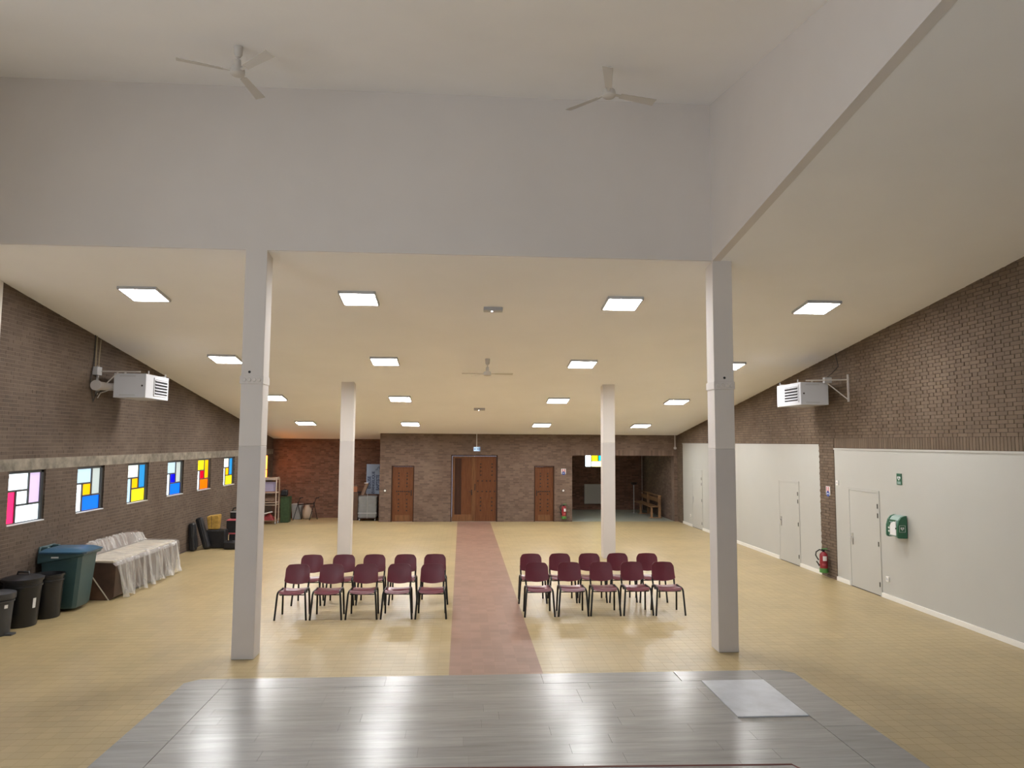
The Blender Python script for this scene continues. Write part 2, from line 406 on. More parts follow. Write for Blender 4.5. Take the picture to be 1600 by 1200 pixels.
# ---- stained glass windows in the left wall
def glass(name, rgb, s):
    if name not in M: M[name] = mat('glass_' + name, tuple(.5 * c for c in rgb), .25, emit=rgb, estr=s)
    return M[name]
G = {'white': ((.80, .93, 1.0), 1.0), 'pale': ((.55, .78, 1.0), .44), 'mint': ((.85, 1.0, .90), .62), 'lav': ((.78, .62, 1.0), .40), 'pink': ((1.0, .02, .12), .85), 'grey': ((.62, .72, .70), .32),
     'amber': ((1.0, .40, .0), .75), 'blue': ((.0, .14, 1.0), .65), 'sky': ((.02, .24, .55), .60), 'yellow': ((1.0, .75, .01), .85), 'deep': ((.0, .0, 1.0), .75), 'red': ((1.0, .0, .015), .8), 'orange': ((1.0, .12, .0), .85), 'cyan': ((.0, .55, .80), .8), 'lemon': ((1.0, .93, .35), 2.6), 'sunny': ((.80, .93, 1.0), 3.0), 'flame': ((1.0, .26, .03), 3.6)}
layout = {'TL': (0, .62, .67, 1), 'R': (.66, 1, .37, 1), 'L': (0, .25, 0, .63), 'Mid': (.29, .62, .37, .63), 'Bo': (.29, 1, 0, .33)}
wc = [('white', 'lav', 'pink', 'white', 'white'), ('pale', 'grey', 'white', 'amber', 'blue'), ('mint', 'sky', 'pale', 'amber', 'yellow'), ('pale', 'grey', 'white', 'deep', 'blue'),
      ('yellow', 'amber', 'white', 'red', 'orange'), ('mint', 'sky', 'white', 'amber', 'yellow'), ('pale', 'grey', 'white', 'amber', 'blue'), ('flame', 'flame', 'flame', 'flame', 'flame')]
wlab = ['stained glass window with hot pink pane, nearest, above the black bins', 'stained glass window with amber centre and blue bottom pane, second from the left', 'stained glass window with yellow bottom pane above the film covered cabinet', 'stained glass window with deep blue centre pane, fourth from the left',
        'red and orange stained glass window, fifth from the left', 'small looking stained glass window just left of the near left pillar', 'stained glass window hidden behind the near left pillar', 'orange glowing stained glass window in the far left corner']
for i, y in enumerate(wins):
    wn = thing('window_%d' % (i + 1), (XL - .065, y, WZ0), wlab[i], 'window', kind='structure')
    xg = XL - .065; fr = .045; bars = MB()
    y0, y1, z0, z1 = y, y + WW, WZ0, WZ1
    bars.box(xg - .03, xg + .03, y0, y0 + .03, z0, z1).box(xg - .03, xg + .03, y1 - fr * 1.6, y1, z0, z1).box(xg - .03, xg + .03, y0, y1, z0, z0 + .02).box(xg - .03, xg + .03, y0, y1, z1 - fr, z1)
    gy0, gy1, gz0, gz1 = y0 + .03, y1 - fr * 1.6, z0 + .02, z1 - fr
    fy = lambda u: gy0 + (gy1 - gy0) * u
    fz = lambda v: gz0 + (gz1 - gz0) * v
    for u0, u1, v0, v1 in ((.62, .66, .33, 1), (0, .64, .63, .67), (.25, .29, 0, .65), (.27, 1, .33, .37)):
        bars.box(xg - .025, xg + .025, fy(u0), fy(u1), fz(v0), fz(v1))
    bars.build('window_frame', M['bars'], wn)
    for cn, (u0, u1, v0, v1) in zip(wc[i], layout.values()):
        B(xg - .006, xg + .006, fy(u0), fy(u1), fz(v0), fz(v1)).build('pane', glass(cn, *G[cn]), wn)
    B(XL - .06, XL + .012, y0, y1, z0 - .012, z0 + .006).build('window_sill', M['sill'], wn)

# ---- right wall: brick above and between two white partitions
P1 = (15.55, 25.53, 2.885); P2 = (YBACK, 14.91, 2.805)
wr = thing('wall_right', (0, 0, 0), 'brown brick wall rising above the white partitions on the right', 'room', kind='structure')
mb = MB()
mb.prism([(YBACK, 2.80), (15.2, 2.80), (15.2, ceil_z(15.2) + .1), (YX, ceil_z(YX) + .1), (YBACK, up_z(YBACK) + .1)], XR + .008, XR + .3, 'x')
mb.prism([(15.2, 2.88), (YB + .2, 2.88), (YB + .2, ceil_z(YB) + .1), (15.2, ceil_z(15.2) + .1)], XR + .008, XR + .3, 'x')
mb.box(XR + .008, XR + .3, 14.91, 15.55, -.05, 2.9).box(XR + .008, XR + .3, 25.53, YB + .2, -.05, 2.9)
mb.build('mortar', M['mortar_r'], wr)
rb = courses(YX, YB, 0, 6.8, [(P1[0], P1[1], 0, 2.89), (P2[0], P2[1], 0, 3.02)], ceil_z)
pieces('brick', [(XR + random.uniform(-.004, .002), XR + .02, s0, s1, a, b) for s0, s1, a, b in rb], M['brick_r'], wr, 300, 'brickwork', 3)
sol = []; y = YX
while y < P2[1] - .05:
    sol.append((XR - .001, XR + .02, y, min(y + .062, P2[1]), 2.81, 3.015)); y += .072
boxes('soldier_course', sol, M['brick_r'], wr, 'stuff', 3)

def partition(y0, y1, zt, label):
    return struct(MB().box(XR + .012, XR + .25, y0, y1, -.02, zt).box(XR - .004, XR + .02, y0, y1, zt - .035, zt).build('wall_partition', M['partition']), label)
# white doors are let into the partitions
def white_door(n, y0, y1, label, parts_y):
    d = thing('door_%d' % n, (XR, (y0 + y1) / 2, 0), label, 'door', kind='structure')
    zt = 1.95
    MB().box(XR - .004, XR + .02, y0 - .045, y0, 0, zt + .045).box(XR - .004, XR + .02, y1, y1 + .045, 0, zt + .045).box(XR - .004, XR + .02, y0, y1, zt, zt + .045).build('door_frame', M['partition'], d, bevel=.003)
    B(XR + .0, XR + .02, y0 + .006, y1 - .006, .015, zt - .006).build('leaf', M['partition'], d)
    for z in (1.70, 1.52, .98, .22):
        B(XR - .014, XR + .006, y0 - .008, y0 + .020, z - .045, z + .045).build('hinge', M['hinge'], d, bevel=.004)
    yh = y1 - .09
    h = MB().box(XR - .008, XR + .004, yh - .022, yh + .022, .85, 1.08).build('handle', M['steel'], d, bevel=.003)
    MB().tube([(XR - .004, yh, 1.0), (XR - .05, yh, 1.0), (XR - .055, yh - .02, 1.0), (XR - .055, yh - .12, .995)], .009).build('lever', M['steel'], h, smooth=50)
    B(XR - .002, XR + .02, y0, y1, .001, .012).build('threshold_gap', M['dark_gap'], d)
doors_r = [(1, 23.47, 24.43, 'white flush door farthest along the right wall, behind the near right pillar'), (2, 16.61, 17.62, 'white flush door in the middle of the right wall, left of the brick pier'), (3, 13.33, 14.34, 'white flush door nearest, beside the green defibrillator cabinet')]
partition(P1[0], P1[1], P1[2], 'far white partition between the brick pier and the alcove')
partition(P2[0], P2[1], P2[2], 'near white partition carrying the green cabinet')
for n, y0, y1, lb in doors_r: white_door(n, y0, y1, lb, None)
bb = thing('baseboard_right', (XR, 12, 0), 'low white baseboard along the right hand partitions', 'baseboard', kind='structure')
for a, b in ((P1[0], 16.56), (17.67, 23.42), (24.48, P1[1]), (P2[0], 13.28), (14.39, P2[1])):
    B(XR - .012, XR + .015, a, b, 0, .085).build('board', M['trim'], bb, bevel=.003)

# ---- back wall with three doors and the alcove opening
wb = thing('wall_back', (0, 0, 0), 'brown brick end wall with the wooden doors', 'room', kind='structure')
BX0 = -2.953; AX0, AX1, AZ = 4.06, 7.88, 2.41
D1, D2, D3 = (-2.527, -1.71, 2.01), (-.385, 1.315, 2.41), (2.655, 3.40, 2.02)
mb = MB(); zt = ceil_z(YB) + .1
def bw(x0, x1, z0, z1): mb.box(x0, x1, YB + .008, YB + .35, z0, z1)
bw(BX0 + .008, D1[0], -.05, zt); bw(D1[0], D1[1], D1[2], zt); bw(D1[1], D2[0], -.05, zt); bw(D2[0], D2[1], D2[2], zt); bw(D2[1], D3[0], -.05, zt); bw(D3[0], D3[1], D3[2], zt)
bw(D3[1], AX0, -.05, zt); bw(AX0, AX1, AZ, zt); bw(AX1, XR + .3, -.05, zt)
mb.build('mortar', M['mortar_b'], wb)
holes = [(d[0], d[1], 0, d[2]) for d in (D1, D2, D3)] + [(AX0, AX1, 0, AZ + .21)]
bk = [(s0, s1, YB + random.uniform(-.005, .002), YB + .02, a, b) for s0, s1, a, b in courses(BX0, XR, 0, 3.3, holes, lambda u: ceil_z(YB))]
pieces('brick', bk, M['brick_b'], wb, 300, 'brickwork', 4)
so = []; x = AX0
while x < AX1 - .05: so.append((x, min(x + .062, AX1), YB - .003, YB + .02, AZ, AZ + .2)); x += .072
boxes('soldier_course', so, M['brick_b'], wb, 'stuff', 4)
mb = MB().box(BX0 + .008, BX0 + .36, YB + .3, YR + .3, -.05, zt); mb.build('return_mortar', M['mortar_b'], wb)
boxes('return_brickwork', [(BX0, BX0 + .02, s0, s1, a, b) for s0, s1, a, b in courses(YB, YR, 0, 3.2)], M['brick_b'], wb, 'stuff', 3)
# recess wall behind the trolley, further back
wr2 = thing('wall_recess', (0, 0, 0), 'redder brick wall at the back of the left recess', 'room', kind='structure')
B(XL - .3, BX0 + .2, YR + .008, YR + .3, -.05, ceil_z(YR) + .15).build('mortar', M['mortar_b'], wr2)
boxes('brickwork', [(s0, s1, YR, YR + .02, a, b) for s0, s1, a, b in courses(XL, BX0 + .05, 0, 3.1, (), lambda u: ceil_z(YR))], M['brick_red'], wr2, 'stuff', 4)
# alcove
YA = 30.7; AH = 2.62
fa = struct(B(AX0 - .5, AX1 + .3, YB + .005, YA + .3, -.2, .004).build('floor_alcove', M['alcove_floor']), 'grey green floor of the dark alcove')
struct(B(AX0 - .5, AX1 + .3, YB + .35, YA + .3, AH, AH + .15).build('ceiling_alcove', M['ceiling']), 'low ceiling of the dark alcove')
wa = thing('wall_alcove', (0, 0, 0), 'dark brick wall at the back of the alcove', 'room', kind='structure')
AWX0, AWX1, AWZ0, AWZ1 = 5.30, 6.52, 1.82, 2.37
mb = MB().box(AX0 - .5, AWX0, YA, YA + .3, 0, AH).box(AWX1, AX1 + .3, YA, YA + .3, 0, AH).box(AWX0, AWX1, YA, YA + .3, 0, AWZ0).box(AWX0, AWX1, YA, YA + .3, AWZ1, AH)
mb.build('mortar', M['mortar_b'], wa)
wa2 = thing('wall_alcove_right', (0, 0, 0), 'brick side wall of the alcove behind the bench', 'room', kind='structure')
B(AX1, AX1 + .3, YB + .35, YA, 0, AH).build('mortar', M['mortar_b'], wa2)
struct(B(AX0 - .5, AX0 - .2, YB + .35, YA, 0, AH).build('wall_alcove_left', M['mortar_b']), 'hidden left side wall of the alcove')
ab = [(s0, s1, YA - .008, YA + .01, a, b) for s0, s1, a, b in courses(AX0 - .2, AX1, 0, AH, [(AWX0, AWX1, AWZ0, AWZ1)])]
boxes('brickwork', ab, M['brick_red'], wa, 'stuff', 4)
boxes('side_brickwork', [(AX1 - .008, AX1 + .01, s0, s1, a, b) for s0, s1, a, b in courses(YB + .36, YA, 0, AH)], M['brick_b'], wa2, 'stuff', 3)
wn = thing('window_9', (6, YA, AWZ0), 'stained glass window with yellow and cyan panes in the dark alcove', 'window', kind='structure')
g = MB(); yg = YA + .06
for x0, x1, z0, z1 in ((AWX0, AWX1, AWZ0, AWZ0 + .03), (AWX0, AWX1, AWZ1 - .03, AWZ1), (AWX0, AWX0 + .06, AWZ0, AWZ1), (AWX1 - .04, AWX1, AWZ0, AWZ1), (5.59, 5.63, AWZ0, AWZ1), (5.61, 6.35, 2.07, 2.10), (5.90, 5.935, 2.085, AWZ1), (6.33, 6.37, AWZ0, AWZ1)):
    g.box(x0, x1, yg - .025, yg + .025, z0, z1)
g.build('window_frame', M['bars'], wn)
for cn, x0, x1, z0, z1 in (('sunny', AWX0 + .06, 5.59, AWZ0 + .03, AWZ1 - .03), ('yellow', 5.63, 5.90, 2.10, AWZ1 - .03), ('cyan', 5.935, 6.33, 2.10, AWZ1 - .03), ('lemon', 5.63, 6.33, AWZ0 + .03, 2.07), ('pale', 6.37, AWX1 - .04, AWZ0 + .03, AWZ1 - .03)):
    B(x0, x1, yg - .006, yg + .006, z0, z1).build('pane', glass(cn, *G[cn]), wn)

# ---- wooden doors
def studs(x0, x1, z0, z1, y, pts):
    m_ = MB()
    for u, v in pts:
        c = (x0 + (x1 - x0) * u, y, z0 + (z1 - z0) * v)
        m_.lathe([(.028, -.0), (.022, -.012), (.008, -.018)], c, 6, 'y')
    return m_
def wood_leaf(parent, x0, x1, zt, yf, pts, deep=False, kick=True):
    lf = B(x0, x1, yf, yf + .05, .008, zt).build('leaf', M['wood_door'], parent, bevel=.004)
    fw = .09 if deep else .06
    MB().box(x0, x0 + fw, yf - .012, yf + .01, .008, zt).box(x1 - fw, x1, yf - .012, yf + .01, .008, zt).box(x0 + fw, x1 - fw, yf - .012, yf + .01, zt - fw * .8, zt).box(x0 + fw, x1 - fw, yf - .012, yf + .01, .008, .25 if kick else .1).build('stile_frame', M['wood_frame'] if deep else M['wood_door'], lf, bevel=.003)
    nb = 5; bw_ = (x1 - x0 - 2 * fw) / nb
    for k in range(nb):
        B(x0 + fw + bw_ * k + .003, x0 + fw + bw_ * (k + 1) - .003, yf - .006, yf + .01, .25, zt - fw * .8).build('plank', M['wood_dark'] if deep and k < 2 else M['wood_door'], lf)
    if pts: studs(x0, x1, 0, zt, yf - .006, pts).build('stud_pattern', M['stud'], lf)
    return lf
def lever(parent, x, y, z, s):
    h = B(x - .02, x + .02, y - .01, y, z - .10, z + .10).build('handle', M['stud'], parent, bevel=.003)
    MB().tube([(x, y - .005, z + .03), (x, y - .05, z + .03), (x + s * .11, y - .055, z + .03)], .009).build('lever', M['stud'], h, smooth=50)
fr_pts = [(u, v) for u in (.30, .70) for v in (.88, .83, .77, .70, .64, .55, .50, .40, .33, .27, .2)] + [(u, .55) for u in (.2, .4, .5, .6, .8)]
def single_door(n, D, label, hs):
    d = thing('door_%d' % n, ((D[0] + D[1]) / 2, YB, 0), label, 'door', kind='structure')
    MB().box(D[0], D[0] + .035, YB - .004, YB + .16, 0, D[2]).box(D[1] - .035, D[1], YB - .004, YB + .16, 0, D[2]).box(D[0], D[1], YB - .004, YB + .16, D[2] - .035, D[2]).build('door_frame', M['wood_dark'], d)
    lf = wood_leaf(d, D[0] + .037, D[1] - .037, D[2] - .04, YB + .06, fr_pts)
    B(D[0] + .15, D[1] - .15, YB + .042, YB + .06, .03, .24).build('kick_plate', M['wood_frame'], lf)
    lever(lf, D[1] - .10 if hs < 0 else D[0] + .10, YB + .05, 1.03, hs)
single_door(4, D1, 'narrow studded wooden door left of the double door', -1)
single_door(5, D3, 'narrow studded wooden door right of the double door, beside the extinguisher', 1)
d = thing('door_6', ((D2[0] + D2[1]) / 2, YB, 0), 'wide wooden double door at the end of the aisle, right leaf studded', 'door', kind='structure')
MB().box(D2[0], D2[0] + .04, YB - .004, YB + .2, 0, D2[2]).box(D2[1] - .04, D2[1], YB - .004, YB + .2, 0, D2[2]).box(D2[0], D2[1], YB - .004, YB + .2, D2[2] - .04, D2[2]).build('door_frame', M['wood_dark'], d)
xm = .475
la = wood_leaf(d, D2[0] + .045, xm - .015, D2[2] - .045, YB + .09, [], True)
fr2 = [(u, v) for u in (.28, .80) for v in (.88, .83, .77, .71, .36, .30, .24, .17)] + [(u, v) for u in (.15, .35, .55, .72, .92) for v in (.62, .46)]
lb2 = wood_leaf(d, xm + .005, D2[1] - .045, D2[2] - .045, YB + .06, fr2)
B(xm - .018, xm + .03, YB + .04, YB + .07, .01, D2[2] - .05).build('meeting_strip', M['wood_frame'], lb2)
lever(la, xm - .1, YB + .08, 1.05, -1)
B(xm + .0, xm + .03, YB + .02, YB + .045, 1.12, 1.36).build('pull_handle', M['stud'], lb2, bevel=.004)

# ---- rear of the hall behind the photographer: wall with a glowing frosted band added as daylight
RW = (-5.6, 6.4, 2.2, 5.0)
zr = up_z(YBACK)
mb = MB().box(XL - .3, RW[0], YBACK - .3, YBACK, -.1, zr).box(RW[1], XR + .3, YBACK - .3, YBACK, -.1, zr).box(RW[0], RW[1], YBACK - .3, YBACK, -.1, RW[2]).box(RW[0], RW[1], YBACK - .3, YBACK, RW[3], zr + .1)
struct(mb.build('wall_rear', M['plaster']), 'white wall behind the platform, out of the picture')
wn = thing('window_10', (0, YBACK - .2, RW[2]), 'tall frosted daylight window band behind the platform, out of the picture', 'window', kind='structure')
M['frost'] = mat('frosted_glass', (.8, .8, .8), .6, emit=(.80, .90, 1.0), estr=DAY_W)
g = MB(); nw = 6; dx = (RW[1] - RW[0]) / nw
for k in range(nw + 1): g.box(RW[0] + dx * k - .03, RW[0] + dx * k + .03, YBACK - .2, YBACK - .1, RW[2], RW[3])
g.box(RW[0], RW[1], YBACK - .2, YBACK - .1, RW[2], RW[2] + .05).box(RW[0], RW[1], YBACK - .2, YBACK - .1, RW[3] - .05, RW[3])
g.build('window_frame', M['bars'], wn)
for k in range(nw): B(RW[0] + dx * k + .03, RW[0] + dx * (k + 1) - .03, YBACK - .16, YBACK - .15, RW[2] + .05, RW[3] - .05).build('pane', M['frost'], wn)

# ================================================================== THINGS
# ---- stage platform with planks
st = thing('stage', (.4, 6, 0), 'low grey stage platform of wood look planks in the foreground', 'stage')
ch = .11
outline = [(SX0, 2.0), (SX1, 2.0), (SX1, SY1 - ch), (SX1 - ch, SY1), (SX0 + ch, SY1), (SX0, SY1 - ch)]
MB().prism(outline, -.0, SZ - .008, 'z').build('stage_body', M['stage_side'], st)
pw, pl = .182, 1.22
r = 0; yy = SY1 - .30
FX0, FX1 = SX0 + .42, SX1 - .42
HX0, HX1, HY0, HY1 = 2.50, 3.16, 6.45, 7.40
while yy > 2.2:
    x = FX0 - random.uniform(0, pl)
    while x < FX1:
        a, b = max(x, FX0), min(x + pl, FX1)
        y0_, y1_ = yy - pw, yy
        if b - a > .03:
            if y1_ > HY0 and b > HX0: b = min(b, HX0 - .004)
            if b - a > .03: B(a + .0008, b - .0008, y0_ + .0008, y1_ - .0008, SZ - .008, SZ).build('plank', M['stage'], st)
        x += pl
    yy -= pw
# border boards round the edge
for a, b in ((SX0 + .42, -.75), (-.75, .86), (.86, 2.285), (2.295, FX1)):
    B(a + .001, b - .001, SY1 - .297, SY1, SZ - .008, SZ + .001).build('border_board', M['stage'], st)
MB().prism([(SX0, SY1 - .297), (SX0 + .418, SY1 - .297), (SX0 + .418, SY1), (SX0 + ch, SY1), (SX0, SY1 - ch)], SZ - .008, SZ + .001, 'z').build('border_board', M['stage'], st)
MB().prism([(FX1 + .002, SY1 - .297), (SX1, SY1 - .297), (SX1, SY1 - ch), (SX1 - ch, SY1), (FX1 + .002, SY1)], SZ - .008, SZ + .001, 'z').build('border_board', M['stage'], st)
for x0, x1 in ((SX0, FX0 - .004), (FX1 + .004, SX1)):
    for y0_, y1_ in ((6.205, SY1 - .301), (4.9, 6.198), (3.4, 4.895), (2.0, 3.395)):
        B(x0, x1, y0_, y1_, SZ - .008, SZ + .001).build('border_board', M['stage'], st)
fh = thing('floor_hatch', (2.83, 6.9, SZ), 'pale grey square hatch panel set in the stage floor', 'hatch')
B(HX0, HX1 - .002, HY0, HY1 + .02, SZ - .008, SZ + .003).build('hatch_plate', M['hatch'], fh)
us = thing('stage_step', (0, 4, SZ), 'second grey step with red edge at the bottom of the picture', 'step')
MB().prism([(-3.0 + .4, 2.0), (2.42, 2.0), (2.42, 5.02), (2.38, 5.12), (-2.6, 5.28)], SZ + .002, SZ + .17, 'z').build('step_body', M['stage'], us)
MB().tube([(-2.6, 5.275, SZ + .165), (2.37, 5.117, SZ + .165), (2.415, 5.02, SZ + .165), (2.415, 2.0, SZ + .165)], .012).build('nosing', M['red_trim'], us)

# ---- pillars
def pillar(x0, x1, y0, label, bracket):
    p = thing('pillar', ((x0 + x1) / 2, y0 + .15, 0), label, 'pillar', 'white pillars carrying the ceiling')
    zt = ceil_z(y0) if y0 < 12 else ceil_z(y0 + .3)
    zm = 2.82 if y0 < 12 else 2.89
    y1 = y0 + .30; y0 = y0 + (.002 if bracket else 0)
    B(x0, x1, y0 + .0005, y1, 0, zm).build('lower_shaft', M['pillar_low'], p, bevel=.008)
    up = MB().hexa([(x0, y0, zm), (x1, y0, zm), (x1, y1, zm), (x0, y1, zm), (x0, y0, ceil_z(y0) + .02), (x1, y0, ceil_z(y0) + .02), (x1, y1, ceil_z(y1) + .02), (x0, y1, ceil_z(y1) + .02)]).build('upper_shaft', M['plaster'], p, bevel=.008)
    if bracket:
        b_ = MB().box(x0 - .012, x1 + .008, y0 - .02, y1 + .01, 3.665, 3.775).build('collar', M['plaster'], p, bevel=.006)
        for k in range(4):
            MB().lathe([(.028, 0), (.022, -.012)], (x0 + .05 + k * .066, y0 - .02, 3.72), 10, 'y').build('boss', M['plaster'], b_)
        MB().lathe([(.018, .002), (.018, -.004)], (x0 + (.11 if x0 < 0 else .15), y0, 3.83), 10, 'y').build('cable_hole', M['dark_gap'], up)
pillar(-3.02, -2.725, YH, 'square white pillar near left, grey below, in front of the left chairs', True)
pillar(3.59, 3.88, YH, 'square white pillar near right, grey below, beside the right chairs', True)
pillar(-3.02, -2.70, 17.95, 'far left pillar standing behind the left block of chairs', False)
pillar(3.57, 3.88, 17.90, 'far right pillar standing behind the right block of chairs', False)

# ---- square LED ceiling panels (each gives its own light)
nrm = Vector((0, -.1451, -1)).normalized(); ayv = Vector((0, 1, -.1451)).normalized(); axv = Vector((1, 0, 0))
lp = thing('ceiling_panel', (0, 0, 0), '', 'ceiling light', 'square LED panels on the sloping ceiling')
H_ = .3
f_ = MB()
for sx, sy, hx, hy in ((-1, 0, .012, H_), (1, 0, .012, H_), (0, -1, H_ - .012, .012), (0, 1, H_ - .012, .012)):
    f_.obox(axv * sx * (H_ - .012) + ayv * sy * (H_ - .012) + nrm * .022, axv, ayv, -nrm, hx, hy, .024)
f_.build('frame', M['white_metal'], lp, local=True)
MB().obox(nrm * .036, axv, ayv, -nrm, H_ - .024, H_ - .024, .004).build('diffuser', M['led'], lp, local=True)
rows = ['nearest row', 'second row', 'third row', 'farthest row']; cols_ = ['leftmost', 'second from left', 'third from left', 'rightmost']
first = True
for ri, y in enumerate((11.75, 15.80, 19.86, 23.95)):
    for ci, x in enumerate((-5.15, -1.72, 2.68, 6.08 if ri != 1 else 6.06)):
        o = lp if first else copy_tree(lp); first = False
        o.location = (x, y, ceil_z(y)); o['label'] = 'bright square LED ceiling panel, %s, %s of the four' % (rows[ri], cols_[ci])

# ---- emergency lights on the ceiling
for y, lb in ((12.16, 'small grey emergency light bar on the ceiling in front of the fan'), (21.24, 'tiny grey emergency light bar on the ceiling behind the fan')):
    em = thing('emergency_light', (.51, y, ceil_z(y)), lb, 'emergency light', 'emergency lights along the ceiling ridge')
    MB().obox(nrm * .03, axv, ayv, -nrm, .165, .06, .032).build('housing', M['grey_metal'], em, local=True, bevel=.01)
    MB().obox(nrm * .062 + Vector((-.02, 0, 0)), axv, ayv, -nrm, .014, .014, .004).build('lamp', M['led_dot'], em, local=True)

# ---- ceiling fans
def fan(loc, zc, zh, angs, R, label, slope):
    f = thing('ceiling_fan', (loc[0], loc[1], zh), label, 'ceiling fan', 'three bladed white ceiling fans')
    h = zc - zh
    MB().lathe([(.055, h + .02), (.055, h - .02), (.048, h - .10), (.03, h - .13), (.014, h - .135)], (0, 0, 0), 16).build('canopy', M['fan'], f, smooth=40, local=True)
    MB().lathe([(.012, .06), (.012, h - .1)], (0, 0, 0), 8).build('rod', M['fan'], f, smooth=40, local=True)
    mo = MB().lathe([(.02, .15), (.035, .14), (.04, .06), (.075, .045), (.085, .02), (.085, -.03), (.07, -.045), (.02, -.05)], (0, 0, 0), 20).build('motor', M['fan'], f, smooth=40, local=True)
    for a in angs:
        t = math.radians(a); d = Vector((math.cos(t), math.sin(t), 0)); q = Vector((-math.sin(t), math.cos(t), 0))
        tilt = (q + Vector((0, 0, -.22))).normalized(); up = d.cross(tilt)
        bl = MB(); w0, w1 = .042, .062
        P = []
        for s_ in (-.003, .003):
            P += [d * .16 - tilt * w0 + up * s_, d * R - tilt * w1 + up * s_, d * R + tilt * w1 + up * s_, d * .16 + tilt * w0 + up * s_]
        bl.hexa(P); b_ = bl.build('blade', M['fan'], f, local=True)
        MB().obox(d * .12, d, tilt, up, .06, .018, .005).build('blade_arm', M['fan'], b_, local=True)
fan((-2.739, 8.42), up_z(8.42), 7.31, (-159.9, 82.4, -41.5), .67, 'white ceiling fan at the upper left, hanging from the upper ceiling', 0)
fan((1.81, 8.60), up_z(8.60), 7.31, (133.6, 16.1, -103.1), .66, 'white ceiling fan at the upper right, hanging from the upper ceiling', 0)
fan((.54, 15.56), ceil_z(15.56), 4.385, (2, 122, 242 - 60), .56, 'small looking white ceiling fan in the middle of the sloping ceiling', 0)

# ---- chairs
chair = thing('stacking_chair', (0, 0, 0), '', 'chair', 'burgundy stacking chairs in two blocks')
# origin: floor, centred between the front feet; +y is towards the back of the hall (backrest side)
def seat_fn(u, v):
    x = (u - .5) * .42; t = v
    yy_ = -.005 + .405 * t
    ez = min(1, (1 - abs(2 * u - 1) ** 6 * .0))
    z = .446 + .016 * (2 * u - 1) ** 2 - .010 * math.sin(PI * min(1, max(0, (t - .1) / .9))) - .018 * t - (.038 * ((.16 - t) / .16) ** 2 if t < .16 else 0) 
    k = 1 - .10 * max(0, (.12 - t) / .12) ** 2 - .06 * max(0, (t - .9) / .1) ** 2
    yy_ -= .022 * (1 - (2 * u - 1) ** 2) * (1 - t)
    return (x * k, yy_, z)
MB().grid(seat_fn, 16, 14, .010).build('seat', M['burgundy'], chair, smooth=60, local=True)
def back_fn(u, v):
    s_ = 2 * u - 1; a = abs(s_)
    zt_ = .812 - .012 * s_ ** 2 - (.055 * ((a - .72) / .28) ** 2.4 if a > .72 else 0)
    zb_ = .490 + .040 * a ** 1.8 + (.02 * ((a - .85) / .15) ** 2 if a > .85 else 0)
    z = zb_ + (zt_ - zb_) * v
    w_ = .208 - .010 * v - (.006 * ((v - .85) / .15) ** 2 if v > .85 else 0)
    return (s_ * w_, .385 + .075 * v + .032 * (1 - s_ * s_) - .0 + .012 * math.sin(PI * v), z)
MB().grid(lambda u, v: back_fn(1 - u, v), 18, 10, .012).build('backrest', M['burgundy'], chair, smooth=60, local=True)
for s_ in (-1, 1):
    xo = lambda x: s_ * x
    MB().tube([(xo(.252), -.02, .0), (xo(.222), .005, .40), (xo(.214), .02, .435), (xo(.205), .05, .448), (xo(.203), .075, .449)], .0160).build('leg', M['black_metal'], chair, smooth=60, local=True)
    MB().tube([(xo(.225), .40, .0), (xo(.214), .355, .40), (xo(.210), .335, .438), (xo(.205), .30, .450), (xo(.203), .27, .450)], .0160).build('leg', M['black_metal'], chair, smooth=60, local=True)
    MB().tube([(xo(.203), .07, .449), (xo(.203), .275, .450)], .0160).build('side_rail', M['black_metal'], chair, smooth=60, local=True)
    MB().tube([(xo(.19), .12, .405), (xo(.188), .33, .408), (xo(.188), .385, .43), (xo(.190), .412, .50), (xo(.192), .432, .60)], .0160).build('upright', M['black_metal'], chair, smooth=60, local=True)
for y_ in (.07, .275):
    MB().tube([(-.205, y_, .392), (-.185, y_, .385), (.185, y_, .385), (.205, y_, .392)], .009).build('crossbar', M['black_metal'], chair, local=True)
ordn = ['first', 'second', 'third', 'fourth', 'fifth']
Lf = [-2.735, -2.17, -1.603, -1.037, -.476]; Lb = [-2.705, -2.132, -1.583, -1.012, -.475]
Rf = [1.325, 1.892, 2.438, 2.997, 3.540]; Rb = [1.306, 1.855, 2.405, 2.958, 3.512]
first = True
for side, row, X_, y_ in (('left', 'front', Lf, 11.99), ('left', 'back', Lb, 13.02), ('right', 'front', Rf, 12.05), ('right', 'back', Rb, 13.02)):
    for k, x in enumerate(X_):
        o = chair if first else copy_tree(chair); first = False
        o.location = (x, y_ + random.uniform(-.012, .012), 0); o.rotation_euler = (0, 0, random.uniform(-.02, .02))
        n = ordn[4 - k] if side == 'left' else ordn[k]
        o['label'] = 'burgundy plastic chair in the %s row %s of the red aisle, %s from the aisle' % (row, side, n)

